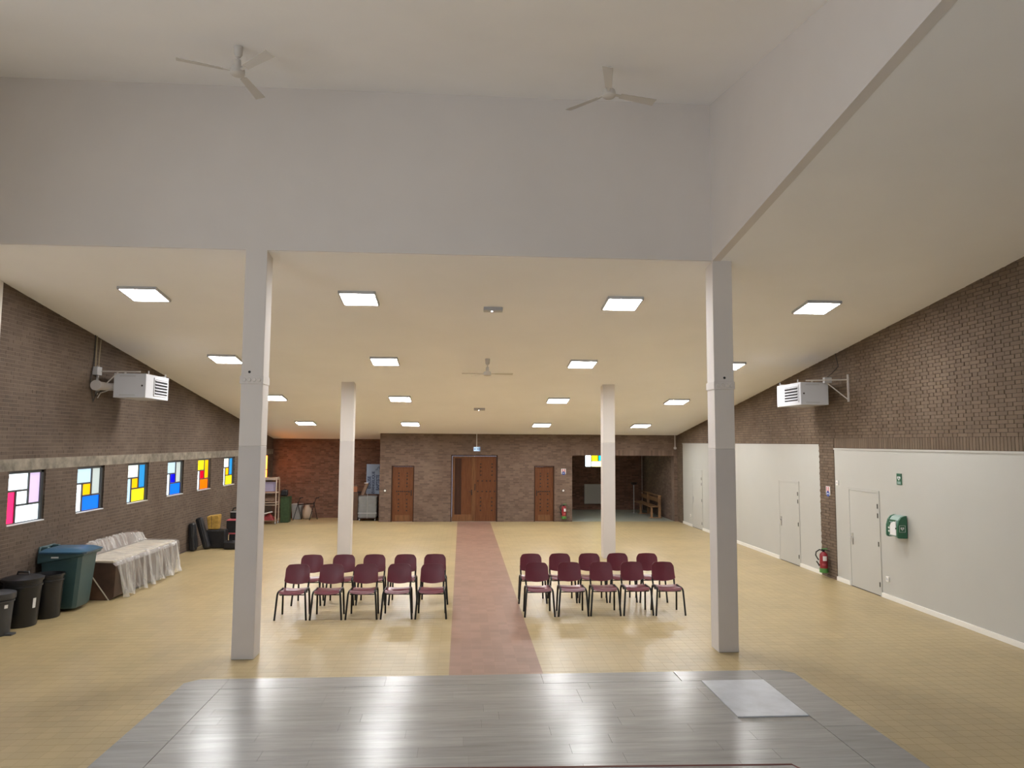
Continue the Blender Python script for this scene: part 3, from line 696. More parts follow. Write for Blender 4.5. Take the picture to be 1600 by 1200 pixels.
# ---- unit heaters high on the side walls
def heater(s, xf, xb, y0, y1, z0, z1, label):
    # s=+1: hangs on the left wall and blows towards +x ; s=-1: mirrored on the right wall
    h = thing('unit_heater', ((xf + xb) / 2, y0, z0), label, 'heater', 'white unit heaters on the side walls')
    lo, hi = min(xf, xb), max(xf, xb)
    c = B(lo, hi, y0, y1, z0, z1).build('casing', M['white_metal'], h, bevel=.008)
    gy0, gy1, gz0, gz1 = y0 + (y1 - y0) * .36, y0 + (y1 - y0) * .92, z0 + .09, z1 - .08
    if s < 0: gy0, gy1 = y0 + (y1 - y0) * .10, y0 + (y1 - y0) * .64
    B(min(xf, xf + s * .004), max(xf, xf + s * .004), gy0, gy1, gz0, gz1).build('grille_opening', M['dark_gap'], c)
    MB().box(min(xf, xf + s * .014), max(xf, xf + s * .014), gy0 - .03, gy0, gz0 - .03, gz1 + .03).box(min(xf, xf + s * .014), max(xf, xf + s * .014), gy1, gy1 + .03, gz0 - .03, gz1 + .03).box(min(xf, xf + s * .014), max(xf, xf + s * .014), gy0, gy1, gz0 - .03, gz0).box(min(xf, xf + s * .014), max(xf, xf + s * .014), gy0, gy1, gz1, gz1 + .03).build('grille_frame', M['white_metal'], c)
    n = 5; dz = (gz1 - gz0) / n
    for k in range(n):
        zc = gz0 + dz * (k + .5)
        MB().obox((xf + s * .02, (gy0 + gy1) / 2, zc + .01), Vector((0, 1, 0)), Vector((s * .75, 0, -.66)).normalized(), Vector((s * .66, 0, .75)).normalized(), (gy1 - gy0) / 2, .020, .003).build('louvre', M['white_metal'], c)
    for z in (z0 + .05, z1 - .05):
        B(lo + (hi - lo) * .18, lo + (hi - lo) * .68, y0 - .004, y0 + .01, z - .012, z + .012).build('slot', M['grey_metal'], c)
    MB().lathe([(.018, .002), (.018, -.006)], (xf - s * .07, y0, (z0 + z1) / 2), 12, 'y').build('knob', M['stud'], c)
    for y in (y0 + .2, y1 - .08):
        MB().tube([(xf - s * .04, y, z1), (xf - s * .04, y, z1 + .07)], .012).build('hanging_bolt', M['white_metal'], c)
    wx = XL if s > 0 else XR
    # triangular wall brackets
    for y in (y0 - .03, y1 + .02):
        yb = y0 - .36 if (s < 0 and y < y0) else y
        b_ = MB().box(min(wx, wx + s * .03), max(wx, wx + s * .03), yb - .02, yb + .02, z0 + .05, z1 + .14)
        b_.tube([(wx + s * .02, yb, z1 + .03), (xf - s * .1, y, z1 + .03)], .014, 6)
        b_.tube([(wx + s * .02, yb, z0 + .09), (xb + s * .1, y, z1 + .03)], .012, 6)
        b_.build('bracket', M['duct'], h)
    return h
hl = heater(1, -6.20, -6.81, 14.38, 15.46, 3.715, 4.19, 'white gas unit heater high on the left brick wall above the windows')
# flue elbow, gas box and cables of the left heater
MB().tube([(-6.80, 14.6, 3.93), (-6.95, 14.52, 3.93), (-7.00, 14.30, 3.93), (-7.00, 14.12, 3.93)], [.075, .075, .08, .085], 14).build('flue_pipe', M['duct'], hl, smooth=50)
MB().lathe([(.10, 0), (.10, .05), (.085, .06)], (-7.00, 14.08, 3.93), 16, 'y').build('flue_collar', M['duct'], hl, smooth=50)
jb = B(XL, XL + .09, 14.18, 14.36, 4.14, 4.30).build('junction_box', M['grey_metal'], hl, bevel=.006)
MB().tube([(XL + .015, 14.26, ceil_z(14.26)), (XL + .015, 14.25, 4.5), (XL + .02, 14.24, 4.30)], .010, 6).build('cable', M['cable'], hl)
MB().tube([(XL + .012, 14.20, ceil_z(14.2)), (XL + .012, 14.19, 4.4), (XL + .02, 14.08, 4.0), (XL + .03, 14.20, 3.62), (XL + .03, 14.32, 3.80), (-6.95, 14.42, 3.88)], .009, 6).build('cable', M['cable_dark'], hl)
MB().tube([(XL + .02, 14.40, 4.85), (XL + .02, 14.37, 4.5), (XL + .04, 14.32, 4.30)], .008, 6).build('cable', M['cable'], hl)
MB().tube([(XL + .03, 14.36, 3.70), (XL + .06, 14.40, 3.80), (-6.85, 14.5, 3.90)], .009, 6).build('gas_hose', M['duct'], hl)
hr = heater(-1, 7.15, 7.76, 14.58, 15.72, 3.72, 4.20, 'white unit heater high on the right brick wall above the brick pier')
B(7.64, 7.80, 14.50, 14.58, 4.18, 4.30).build('junction_box', M['grey_metal'], hr, bevel=.006)
MB().tube([(7.72, 14.54, 4.3), (7.85, 14.52, 4.42), (XR - .01, 14.60, 4.55), (XR - .01, 14.7, ceil_z(14.7))], .008, 6).build('cable', M['cable_dark'], hr)

# ---- bins along the left wall
def bin_round(name, loc, r0, r1, h, m, label, lid, sticker=None):
    b_ = thing(name, loc, label, 'bin')
    body = MB().lathe([(r0 * .96, 0), (r0, .02), (r1, h - .04), (r1 + .012, h - .035), (r1 + .014, h), (r1 - .005, h), (r1 - .012, h - .04), (r0 - .01, .03), (.01, .03)], (0, 0, 0), 32).build('body', m, b_, smooth=40, local=True)
    MB().lathe([(r1 - .005, h - .12), (r1 + .008, h - .115), (r1 + .008, h - .09), (r1 - .002, h - .085)], (0, 0, 0), 32, close=False).build('rim_band', m, b_, smooth=40, local=True)
    if lid == 'dome':
        l = MB().lathe([(r1 + .022, h - .02), (r1 + .025, h + .012), (r1 - .02, h + .03), (r1 * .5, h + .055), (.02, h + .065)], (0, 0, 0), 32).build('lid', m, b_, smooth=40, local=True)
        MB().tube([(-.09, 0, h + .055), (-.08, 0, h + .10), (.08, 0, h + .10), (.09, 0, h + .055)], .016, 8).build('lid_handle', m, l, smooth=60, local=True)
    elif lid == 'flat':
        MB().lathe([(r1 + .018, h - .07), (r1 + .022, h - .06), (r1 + .022, h + .015), (r1 * .9, h + .03), (.02, h + .035)], (0, 0, 0), 32).build('lid', m, b_, smooth=40, local=True)
        B(r1 * .2, r1 + .05, -.06, .06, 0, .03).build('pedal', m, b_, local=True, bevel=.008)
    if sticker:
        a0, zc, hh, ww = sticker; P = []; mb_ = MB()
        def fn(u, v):
            a = a0 + (u - .5) * ww / r1; zz = zc + (v - .5) * hh; rr = r0 + (r1 - r0) * zz / h + .006
            return (rr * math.cos(a), rr * math.sin(a), zz)
        mb_.grid(fn, 6, 2, .002).build('sticker', M['label_white'], b_, local=True)
    return b_
bin_round('waste_bin', (-6.86, 11.30, 0), .18, .215, .60, M['grey_plastic'], 'dark grey lidded bin at the left edge, nearest of the bins', 'flat', (-.45, .43, .05, .05))
bin_round('waste_bin', (-6.83, 11.86, 0), .215, .262, .72, M['black_plastic'], 'black round bin with a domed lid and white sticker', 'dome', (-.32, .36, .15, .055))
bin_round('waste_bin', (-6.745, 12.395, 0), .19, .222, .70, M['black_plastic'], 'black open topped bin in front of the teal wheeled bin', None)
wbn = thing('wheelie_bin', (-6.78, 12.95, 0), 'teal wheeled bin with blue lid between the black bins and the cabinet', 'bin')
def ring(x0, x1, y0, y1, z, c=.05):
    return [(x0, y0 + c * .4, z), (x0 + c * .4, y0, z), (x1 - c, y0, z), (x1, y0 + c, z), (x1, y1 - c, z), (x1 - c, y1, z), (x0 + c * .4, y1, z), (x0, y1 - c * .4, z)]
def loft(rings):
    m_ = MB(); n = len(rings[0]); vs = [p for r_ in rings for p in r_]; fs = [tuple(range(n - 1, -1, -1)), tuple((len(rings) - 1) * n + k for k in range(n))]
    for i in range(len(rings) - 1):
        for k in range(n): fs.append((i * n + k, i * n + (k + 1) % n, (i + 1) * n + (k + 1) % n, (i + 1) * n + k))
    m_._add(vs, fs); return m_
loft([ring(-6.98, -6.49, 12.73, 13.20, .05), ring(-6.99, -6.46, 12.71, 13.22, .10), ring(-7.05, -6.385, 12.675, 13.25, .95)]).build('body', M['teal_plastic'], wbn, smooth=35)
# collar, deeper at the hinge side
MB().hexa([(-7.09, 12.655, .80), (-6.34, 12.655, .93), (-6.34, 13.27, .93), (-7.09, 13.27, .80), (-7.09, 12.655, .985), (-6.34, 12.655, .975), (-6.34, 13.27, .975), (-7.09, 13.27, .985)]).build('collar', M['teal_plastic'], wbn, bevel=.02)
ld = loft([ring(-7.07, -6.31, 12.64, 13.285, .975), ring(-7.07, -6.30, 12.635, 13.29, 1.0), ring(-7.0, -6.42, 12.70, 13.22, 1.045), ring(-6.94, -6.5, 12.78, 13.14, 1.055)]).build('lid', M['blue_lid'], wbn, smooth=35)
MB().tube([(-7.09, 12.72, .99), (-7.095, 12.74, 1.06), (-7.095, 13.18, 1.06), (-7.09, 13.2, .99)], .02, 8).build('grab_handle', M['teal_plastic'], wbn, smooth=50)
for y in (12.80, 13.12): B(-7.09, -6.98, y - .04, y + .04, .99, 1.07).build('hinge', M['teal_plastic'], wbn, bevel=.01)
for y in (12.70, 13.20): MB().lathe([(.10, -.025), (.10, .025)], (-6.98, y, .10), 18, 'y').build('wheel', M['rubber'], wbn, smooth=40)
B(-6.86, -6.74, 12.652, 12.657, .90, .925).build('maker_plate', M['label_white'], wbn)

# ---- long cabinet covered with plastic film
cb = thing('long_cabinet', (-6.65, 15, 0), 'long dark brown cabinet lying under the plastic film by the windows', 'cabinet')
CY0, CY1 = 13.60, 16.40
MB().prism([(-7.09, 0), (-6.32, 0), (-6.25, .05), (-6.235, .60), (-6.30, .655), (-6.95, .69), (-7.09, .69)], CY0, CY1, 'y').build('carcass', M['cabinet_brown'], cb, bevel=.006)
MB().prism([(-7.08, .01), (-6.34, .01), (-6.34, .02), (-6.66, .46), (-7.08, .46)], CY0 - .012, CY0 + .0, 'y').build('end_panel', M['cabinet_mid'], cb)
MB().obox((-6.50, CY0 - .018, .24), Vector((-.588, 0, .809)), Vector((0, 1, 0)), Vector((.809, 0, .588)), .31, .006, .008).build('strip', M['cream_top'], cb)
MB().prism([(-7.09, .69), (-6.98, .69), (-7.06, .93), (-7.09, .93)], CY0 + .05, CY1 - .1, 'y').build('back_ledge', M['cabinet_mid'], cb)
B(-6.93, -6.29, CY0 + .02, CY1 - .02, .66, .695).build('top_board', M['cream_top'], cb, bevel=.004)
fl_ = thing('plastic_film', (-6.6, 15, .7), 'crumpled clear plastic sheet draped over the long cabinet', 'plastic sheet')
def nz(a, b): return math.sin(a * 7.1 + 1.3 * math.sin(b * 3)) * .5 + math.sin(a * 17.3 + b * 5) * .3 + math.sin(a * 31 + 2 * b) * .2
def film(u, v):
    y = CY0 - .03 + (CY1 - CY0 + .09) * u + .0
    pts = [(0, -7.085, .955), (.12, -7.03, .93), (.26, -6.95, .72), (.34, -6.85, .712), (.55, -6.30, .712), (.60, -6.215, .66), (1.0, -6.14, .015)]
    for k in range(len(pts) - 1):
        if v <= pts[k + 1][0] + 1e-9:
            t = (v - pts[k][0]) / (pts[k + 1][0] - pts[k][0]); x = pts[k][1] + (pts[k + 1][1] - pts[k][1]) * t; z = pts[k][2] + (pts[k + 1][2] - pts[k][2]) * t; break
    if v > .58:
        d = (v - .58) / .42
        x += .055 * d * nz(u * 6, d) + .02 * d + .02 * d * math.sin(u * 160 + d * 3)
        y += .05 * d * math.sin(u * 23) + (.30 * d * (1 - u * 8) * .8 if u < .125 else 0) * .5
        z += .02 * (1 - math.sin(u * 40)) * (1 if v > .95 else 0)
        if u < .125 : pass
    elif v < .28:
        d = 1 - v / .28
        z += .02 * nz(u * 8, d * 2) * (1 - d * .5) - .12 * d * (max(0, .25 - u) / .25) - .10 * d * max(0, (u - .75) / .25) ; x += .025 * nz(u * 9 + 4, d) * (d < .95) + .02
    else:
        z += .004 * abs(nz(u * 5, v * 6))
    return (x, y, max(z, .012))
MB().grid(film, 150, 44).build('sheet', M['film'], fl_, smooth=70, fix=False)
for k in range(9):                                     # the gathered hem lies in thicker folds
    u = .03 + k * .115
    MB().tube([film(u, .60), film(u + .006, .72), film(u - .004, .86), film(u + .004, .985)], [.006, .010, .012, .010], 6).build('fold', M['film'], fl_, smooth=60)

# ---- instrument bags and cases beside the far windows
def soft(name, c, hx, hy, hz, m, parent, rz=0, tilt=0, r=.05, tx=0):
    mb_ = B(-hx, hx, -hy, hy, -hz, hz); o = mb_.build(name, m, parent, local=True, bevel=r)
    o.modifiers['bevel'].segments = 4
    off = Vector((0, 0, 0)); q = parent
    while q is not None: off += q.location; q = q.parent
    o.location = Vector(c) - off; o.rotation_euler = (tx, tilt, rz); return o
g1 = thing('instrument_bag', (-6.92, 19.62, 0), 'tall black instrument bag leaning against the brick wall', 'bag', 'black luggage by the windows')
soft('bag_body', (-7.01, 19.46, .365), .07, .13, .36, M['bag'], g1, tilt=-.06)
soft('pocket', (-6.93, 19.46, .24), .02, .07, .16, M['bag'], g1, tilt=-.06, r=.015)
MB().tube([(-7.02, 19.32, .66), (-7.0, 19.315, .50), (-6.99, 19.32, .35)], .015, 6).build('strap', M['rubber'], g1)
g1 = thing('instrument_bag', (-6.72, 19.66, 0), 'slim black bag slanting in front of the tall leaning bag', 'bag', 'black luggage by the windows')
soft('bag_body', (-6.84, 19.715, .43), .085, .095, .42, M['bag'], g1, tilt=-.30)
MB().tube([(-6.94, 19.62, .80), (-6.83, 19.615, .45), (-6.73, 19.62, .1)], .012, 6).build('zip', M['rubber'], g1)
g2 = thing('suitcase', (-6.570, 19.95, 0), 'black square suitcase below the gold bag', 'suitcase', 'black luggage by the windows')
cs = soft('case_body', (-6.570, 20.0, .25), .25, .16, .24, M['bag'], g2, r=.035)
MB().tube([(-6.650, 19.845, .46), (-6.640, 19.815, .46), (-6.500, 19.815, .46), (-6.490, 19.845, .46)], .010, 6).build('handle', M['rubber'], g2)
for x in (-6.770, -6.370): MB().lathe([(.022, -.015), (.022, .015)], (x, 19.92, .022), 10, 'x').build('wheel', M['rubber'], g2)
MB().box(-6.845, -6.833, 19.86, 19.90, .20, .34).box(-6.843, -6.833, 19.93, 19.96, .12, .30).build('tag', M['label_white'], g2)
g3 = thing('shopping_bag', (-6.640, 20.0, .495), 'shiny gold bag standing on the black suitcase', 'bag')
MB().hexa([(-6.790, 19.90, .495), (-6.530, 19.93, .495), (-6.520, 20.10, .495), (-6.790, 20.12, .495), (-6.830, 19.88, .84), (-6.500, 19.92, .90), (-6.490, 20.10, .90), (-6.820, 20.12, .86)]).build('bag_body', M['gold'], g3, bevel=.03)
MB().tube([(-6.690, 19.895, .54), (-6.700, 19.885, .86)], .006, 6).build('seam', M['cabinet_brown'], g3)
g4 = thing('equipment_case', (-6.220, 20.10, .36), 'black case with a red lid, upper of the two', 'case', 'red trimmed cases')
B(-6.400, -5.970, 20.19, 20.55, .372, .70).build('case_body', M['bag'], g4, bevel=.02)
MB().hexa([(-6.420, 20.17, .70), (-5.950, 20.17, .70), (-5.950, 20.57, .70), (-6.420, 20.57, .70), (-6.340, 20.2, .745), (-5.970, 20.19, .745), (-5.970, 20.55, .745), (-6.370, 20.55, .745)]).build('lid', M['pink_trim'], g4, bevel=.01)
g4 = thing('equipment_case', (-6.220, 20.10, 0), 'black case with a red edge, lower of the two', 'case', 'red trimmed cases')
B(-6.320, -5.970, 20.19, 20.53, 0, .33).build('case_body', M['bag'], g4, bevel=.02)
B(-6.330, -5.960, 20.18, 20.54, .332, .370).build('lid', M['pink_trim'], g4, bevel=.01)
g5 = thing('shoulder_bag', (-6.190, 20.15, .75), 'black shoulder bag on top of the red lid', 'bag', 'black luggage by the windows')
soft('bag_body', (-6.170, 20.36, .852), .16, .13, .10, M['bag'], g5, r=.04)
B(-6.310, -6.030, 20.215, 20.24, .925, .94).build('flap_edge', M['label_white'], g5)
MB().tube([(-6.310, 20.36, .93), (-6.270, 20.36, 1.02), (-6.120, 20.36, 1.05), (-6.020, 20.36, .94)], .02, 6).build('strap', M['rubber'], g5)
g6 = thing('holdall', (-6.220, 19.72, 0), 'low black holdall on the floor in front of the red edged case', 'bag', 'black luggage by the windows')
soft('bag_body', (-6.120, 19.72, .115), .17, .12, .11, M['bag'], g6, r=.06)
MB().tube([(-6.210, 19.67, .20), (-6.170, 19.63, .24), (-6.070, 19.63, .24), (-6.030, 19.67, .20)], .01, 6).build('handle', M['rubber'], g6)

# ---- trolley, green bag, crate and folding frame in the left recess
tr = thing('book_trolley', (-6.6, 25.8, 0), 'beige metal trolley with shelves and casters beside the left pillar', 'trolley')
TX0, TX1, TY0, TY1 = -7.0, -6.42, 25.45, 25.85
for x in (TX0, TX1):
    MB().tube([(x, TY0, .10), (x, TY0, 1.55), (x, TY0 + .05, 1.60), (x, TY1 - .05, 1.60), (x, TY1, 1.55), (x, TY1, .10)], .02, 8).build('side_frame', M['beige_metal'], tr, smooth=50)
B(TX0, TX1, TY0, TY1, 1.52, 1.60).build('top_rail', M['beige_metal'], tr)
B(TX0 + .02, TX1 - .02, TY0 + .10, TY0 + .12, 1.12, 1.45).build('back_panel', M['lilac'], tr)
MB().hexa([(TX0 + .02, TY0 + .0, .80), (TX1 - .02, TY0 + .0, .80), (TX1 - .02, TY0 + .03, .80), (TX0 + .02, TY0 + .03, .80), (TX0 + .02, TY0 + .22, .98), (TX1 - .02, TY0 + .22, .98), (TX1 - .02, TY0 + .25, .98), (TX0 + .02, TY0 + .25, .98)]).build('sloping_shelf', M['brown_board'], tr)
for z in (1.08, .74, .66, .12): B(TX0, TX1, TY0, TY1, z - .015, z + .015).build('shelf', M['beige_metal'] if z > .5 else M['brown_board'], tr)
for x in (TX0, TX1):
    for y in (TY0 + .02, TY1 - .02):
        cst = MB().lathe([(.045, -.014), (.045, .014)], (x, y, .046), 14, 'x').build('caster', M['grey_metal'], tr, smooth=40)
rp = thing('cloth_bundle', (-6.68, 25.6, .135), 'dark red cloth bundle on the lowest trolley shelf', 'cloth')
MB().grid(lambda u, v: (-6.93 + .44 * u, 25.48 + .34 * v, .136 + .20 * math.sin(PI * u) ** .5 * math.sin(PI * v) ** .5 * (1 + .2 * math.sin(9 * u + 5 * v))), 14, 10, .01).build('cloth_fold', M['red_cloth'], rp, smooth=60)
pp = thing('paper_roll', (-6.7, 25.55, .36), 'white paper roll lying across the red cloth', 'paper')
MB().tube([(-6.86, 25.50, .345), (-6.55, 25.54, .42)], .022, 10).build('sheet_roll', M['paper'], pp, smooth=50)
gb = thing('storage_bag', (-6.22, 26.1, 0), 'tall dark green fabric bag beside the trolley', 'bag')
MB().hexa([(-6.38, 25.92, 0), (-6.09, 25.95, 0), (-6.09, 26.3, 0), (-6.38, 26.3, 0), (-6.39, 25.92, .90), (-6.07, 25.95, .91), (-6.07, 26.3, .91), (-6.39, 26.3, .90)]).build('bag_body', M['dark_green'], gb, bevel=.02)
for k in range(4): MB().tube([(-6.36 + k * .08, 25.92, .86), (-6.34 + k * .08, 25.90, .93), (-6.31 + k * .08, 25.92, .87)], .012, 6).build('loop', M['dark_green'], gb)
dk = thing('backpack', (-6.3, 26.2, .91), 'dark bag lying on top of the green fabric bag', 'bag')
soft('bag_body', (-6.30, 26.15, 1.03), .12, .10, .11, M['bag'], dk, r=.05)
MB().tube([(-6.33, 26.07, 1.12), (-6.28, 26.06, 1.19), (-6.24, 26.08, 1.12)], .012, 6).build('strap', M['rubber'], dk)
wt = thing('storage_crate', (-5.95, 27.0, 0), 'pale grey plastic crate behind the dark folding frame', 'crate')
MB().hexa([(-6.20, 27.0, 0), (-5.92, 27.0, 0), (-5.92, 27.35, 0), (-6.20, 27.35, 0), (-6.24, 26.98, .46), (-5.90, 26.98, .46), (-5.90, 27.38, .46), (-6.24, 27.38, .46)]).build('crate_body', M['crate_grey'], wt, bevel=.01)
B(-6.26, -5.88, 26.97, 27.40, .46, .56).build('lid', M['crate_grey'], wt, bevel=.01)
sk = thing('sack', (-5.72, 27.1, 0), 'beige sack slumped behind the dark folding frame', 'sack')
MB().lathe([(.10, 0), (.17, .06), (.19, .22), (.15, .38), (.08, .47), (.10, .52), (.02, .53)], (-5.70, 27.15, 0), 16).build('sack_body', M['beige_metal'], sk, smooth=60)
ff = thing('folding_frame', (-5.75, 26.75, 0), 'dark metal folding frame standing in the recess', 'frame')
for x in (-5.98, -5.40):
    MB().tube([(x - .10, 26.60, .01), (x + .08, 26.72, .75), (x + .12, 26.74, .80)], .014, 6).build('leg', M['black_metal'], ff)
    MB().tube([(x + .12, 26.95, .01), (x - .0, 26.80, .66)], .014, 6).build('leg', M['black_metal'], ff)
MB().tube([(-5.92, 26.70, .56), (-5.34, 26.70, .60)], .02, 6).build('crossbar', M['black_metal'], ff)
for x in (-5.86, -5.28): MB().tube([(x - .03, 26.74, .80), (x + .09, 26.72, .82)], .018, 6).build('grip', M['rubber'], ff)

# ---- stacked grey trays on a dolly, banner and leaning boards behind the corner
dl = thing('transport_dolly', (-3.40, 26.6, 0), 'dark wheeled dolly under the stack of grey trays', 'dolly')
B(-3.74, -3.06, 26.40, 26.95, .09, .115).build('deck', M['stud'], dl)
for x in (-3.68, -3.12):
    for y in (26.45, 26.9): MB().lathe([(.044, -.015), (.044, .015)], (x, y, .045), 12, 'x').build('caster', M['grey_metal'], dl)
MB().tube([(-3.40, 26.385, .10), (-3.40, 26.385, 1.02)], .012, 8).build('post', M['steel'], dl)
B(-3.74, -3.06, 26.375, 26.395, .27, .30).build('strap', M['grey_metal'], dl)
nt_ = 14; tz = (.885 - .117) / nt_
tpos = ['lowest', 'second', 'third', 'fourth', 'fifth', 'sixth', 'seventh', 'eighth', 'ninth', 'tenth', 'eleventh', 'twelfth', 'thirteenth', 'topmost']
for k in range(nt_):
    z = .117 + tz * k; jx = random.uniform(-.012, .012)
    t_ = thing('stacking_tray', (-3.40 + jx, 26.65, z), 'grey plastic tray on the dolly, %s of the stack%s' % (tpos[k], '' if k in (0, 13) else ' from below'), 'tray', 'grey trays stacked on the dolly')
    MB().box(-3.70 + jx, -3.10 + jx, 26.425, 26.92, z, z + tz * .62).build('tray_body', M['crate_grey'], t_, bevel=.008)
    MB().box(-3.735 + jx, -3.065 + jx, 26.40, 26.94, z + tz * .62, z + tz * .97).build('rim', M['crate_grey'], t_, bevel=.006)
bn = thing('banner', (-3.2, 27.2, .9), 'pale blue church banner with vertical lettering behind the grey trays', 'banner')
bang = math.atan2(.35, 1.15)
BX, BYY = -3.53, 26.98
bp_ = MB().box(BX, -2.97, BYY, BYY + .03, .93, 2.035); bpan = bp_.build('panel', M['banner'], bn)
def text(s_, size, x, z, y, m, parent, rot=0, name='lettering', axis='y', fit=None):
    cu = bpy.data.curves.new(name, 'FONT'); cu.body = s_; cu.size = size; cu.extrude = .001; cu.offset = .006
    o = bpy.data.objects.new(name, cu); me = bpy.data.meshes.new_from_object(o); bpy.data.objects.remove(o)
    if fit:
        vx = [v.co.x for v in me.vertices]; vy = [v.co.y for v in me.vertices]
        for v in me.vertices: v.co.x = (v.co.x - min(vx)) / (max(vx) - min(vx)) * fit[0]; v.co.y = (v.co.y - min(vy)) / (max(vy) - min(vy)) * fit[1]
    me.materials.append(m); o = bpy.data.objects.new(name, me); col.objects.link(o); o.parent = parent
    off = Vector((0, 0, 0)); q = parent
    while q is not None: off += q.location; q = q.parent
    if axis == 'y': R_ = Matrix(((1, 0, 0), (0, 0, -1), (0, 1, 0))) @ Matrix.Rotation(rot, 3, 'Z')
    else: R_ = Matrix(((0, 0, -1), (-1, 0, 0), (0, 1, 0))) @ Matrix.Rotation(rot, 3, 'Z')
    o.rotation_euler = R_.to_euler(); o.location = Vector((x, y, z)) - off
    return o
for word, xb, z0_, z1_ in (('EGLISE', -3.362, 1.136, 1.59), ('EVANGELIQUE', -3.202, .945, 1.766), ('BAPTISTE', -3.05, 1.071, 1.638)):
    text(word, .2, xb, z0_, BYY - .004, M['banner_ink'], bpan, PI / 2, fit=(z1_ - z0_, .125))
MB().tube([(-3.20, BYY - .002, 1.80), (-3.17, BYY - .002, 1.86), (-3.15, BYY - .002, 1.80), (-3.12, BYY - .002, 1.90), (-3.08, BYY - .002, 1.95), (-3.05, BYY - .002, 1.86)], .008, 6).build('emblem', M['banner_ink'], bpan)
bd = thing('leaning_board', (-3.65, 26.9, .9), 'dark brown board leaning on top of the grey trays', 'board')
MB().obox((-3.54, 26.75, 1.125), Vector((.35, 0, .94)).normalized(), Vector((0, 1, 0)), Vector((.94, 0, -.35)).normalized(), .23, .12, .05).build('board_face', M['brown_board'], bd)
B(-3.56, -3.42, 26.62, 26.72, 1.345, 1.365).build('cap', M['paper'], bd)
ob = thing('cardboard_box', (-3.86, 26.8, 1.02), 'orange brown box standing on the dark case beside the trays', 'box')
B(-3.98, -3.82, 26.7, 26.9, 1.02, 1.22).build('carton', M['terracotta'], ob)
B(-3.98, -3.82, 26.70, 26.9, 1.22, 1.27).build('flap', M['brown_board'], ob)
dc = thing('speaker_case', (-3.9, 26.8, 0), 'dark upright case left of the tray stack', 'case')
B(-4.08, -3.78, 26.66, 27.0, 0, 1.0).build('case_body', M['cabinet_mid'], dc, bevel=.01)
B(-4.08, -3.70, 26.64, 27.02, 1.0, 1.02).build('lid', M['bag'], dc)

# ---- fire extinguishers with their signs
def extinguisher(loc, rz, label, R, H0):
    e_ = thing('fire_extinguisher', loc, label, 'extinguisher', 'fire extinguishers'); e_.rotation_euler = (0, 0, rz)
    # local: wall behind at +y, front is -y
    MB().lathe([(R * .96, .0), (R, .02), (R, H0 * .70), (R * .92, H0 * .78), (R * .5, H0 * .85), (.022, H0 * .88)], (0, 0, 0), 24).build('cylinder', M['ext_red'], e_, smooth=40, local=True)
    MB().lathe([(R + .004, -.005), (R + .006, .0), (R + .006, H0 * .17), (R + .002, H0 * .175)], (0, 0, 0), 24).build('base_ring', M['ext_green'], e_, smooth=40, local=True)
    v_ = MB().lathe([(.026, H0 * .86), (.026, H0 * .94)], (0, 0, 0), 12).build('valve', M['black_metal'], e_, local=True)
    MB().obox((.045, -.01, H0 * .95), Vector((1, 0, -.12)).normalized(), Vector((0, 1, 0)), Vector((.12, 0, 1)).normalized(), .085, .014, .008).build('squeeze_handle', M['black_metal'], v_, local=True)
    MB().obox((.02, 0, H0 * 1.0), Vector((1, 0, .1)).normalized(), Vector((0, 1, 0)), Vector((-.1, 0, 1)).normalized(), .06, .016, .01).build('carry_handle', M['ext_green'], v_, local=True)
    MB().tube([(-.02, 0, H0 * .92), (-R * .9, -.02, H0 * .96), (-R * 1.7, -.03, H0 * .86), (-R * 1.85, -.03, H0 * .72), (-R * 1.5, -.03, H0 * .60), (-R * 1.15, -.03, H0 * .52)], .013, 8).build('hose', M['rubber'], e_, smooth=60, local=True)
    MB().tube([(-R * 1.7, -.03, H0 * .46), (-R * 1.3, -.03, H0 * .36), (-R * 1.0, -.03, H0 * .27)], [.012, .013, .018], 8).build('nozzle', M['rubber'], e_, smooth=60, local=True)
    def lab(u, v, a0, a1, z0, z1):
        a = a0 + (a1 - a0) * u; return ((R + .002) * math.sin(a), -(R + .002) * math.cos(a), z0 + (z1 - z0) * v)
    MB().grid(lambda u, v: lab(u, v, -.15, .85, H0 * .50, H0 * .70), 8, 2, .001).build('instruction_label', M['label_white'], e_, local=True)
    MB().grid(lambda u, v: lab(u, v, -.35, .55, H0 * .30, H0 * .38), 8, 2, .001).build('small_label', M['pink_trim'], e_, local=True)
    B(-.03, .03, R - .01, R + .05, H0 * .55, H0 * .62).build('wall_bracket', M['steel'], e_, local=True)
extinguisher((7.89, 15.24, .115), -.49, 'red fire extinguisher with green base on the brick pier, right wall', .085, .50)
extinguisher((3.74, YB - .11, .12), 0, 'red fire extinguisher on the end wall beside the alcove', .085, .52)
def ext_sign(axis, c, label):
    s_ = thing('extinguisher_sign', c, label, 'sign', 'extinguisher signs')
    def bx(a0, a1, z0, z1, t): 
        return B(-t, 0.0, a0, a1, z0, z1) if axis == 'x' else B(a0, a1, -t, 0.0, z0, z1)
    bx(-.085, .085, -.09, .10, .004).build('plate', M['label_white'], s_, local=True)
    for a in (-.05, .02): bx(a, a + .035, -.01, .09, .006).build('red_bar', M['sign_red'], s_, local=True)
    o = MB().lathe([(.065, -.006), (.065, 0)], (0, 0, -.06), 16, 'x' if axis == 'x' else 'y').build('blue_disc', M['sign_blue'], s_, local=True)
    bx(-.035, .035, -.068, -.052, .008).build('arrow', M['label_white'], o, local=True)
ext_sign('x', (XR - .006, 15.18, 1.87), 'small red, white and blue extinguisher sign on the brick pier')
ext_sign('y', (3.74, YB - .008, 1.82), 'small red, white and blue extinguisher sign on the end wall')

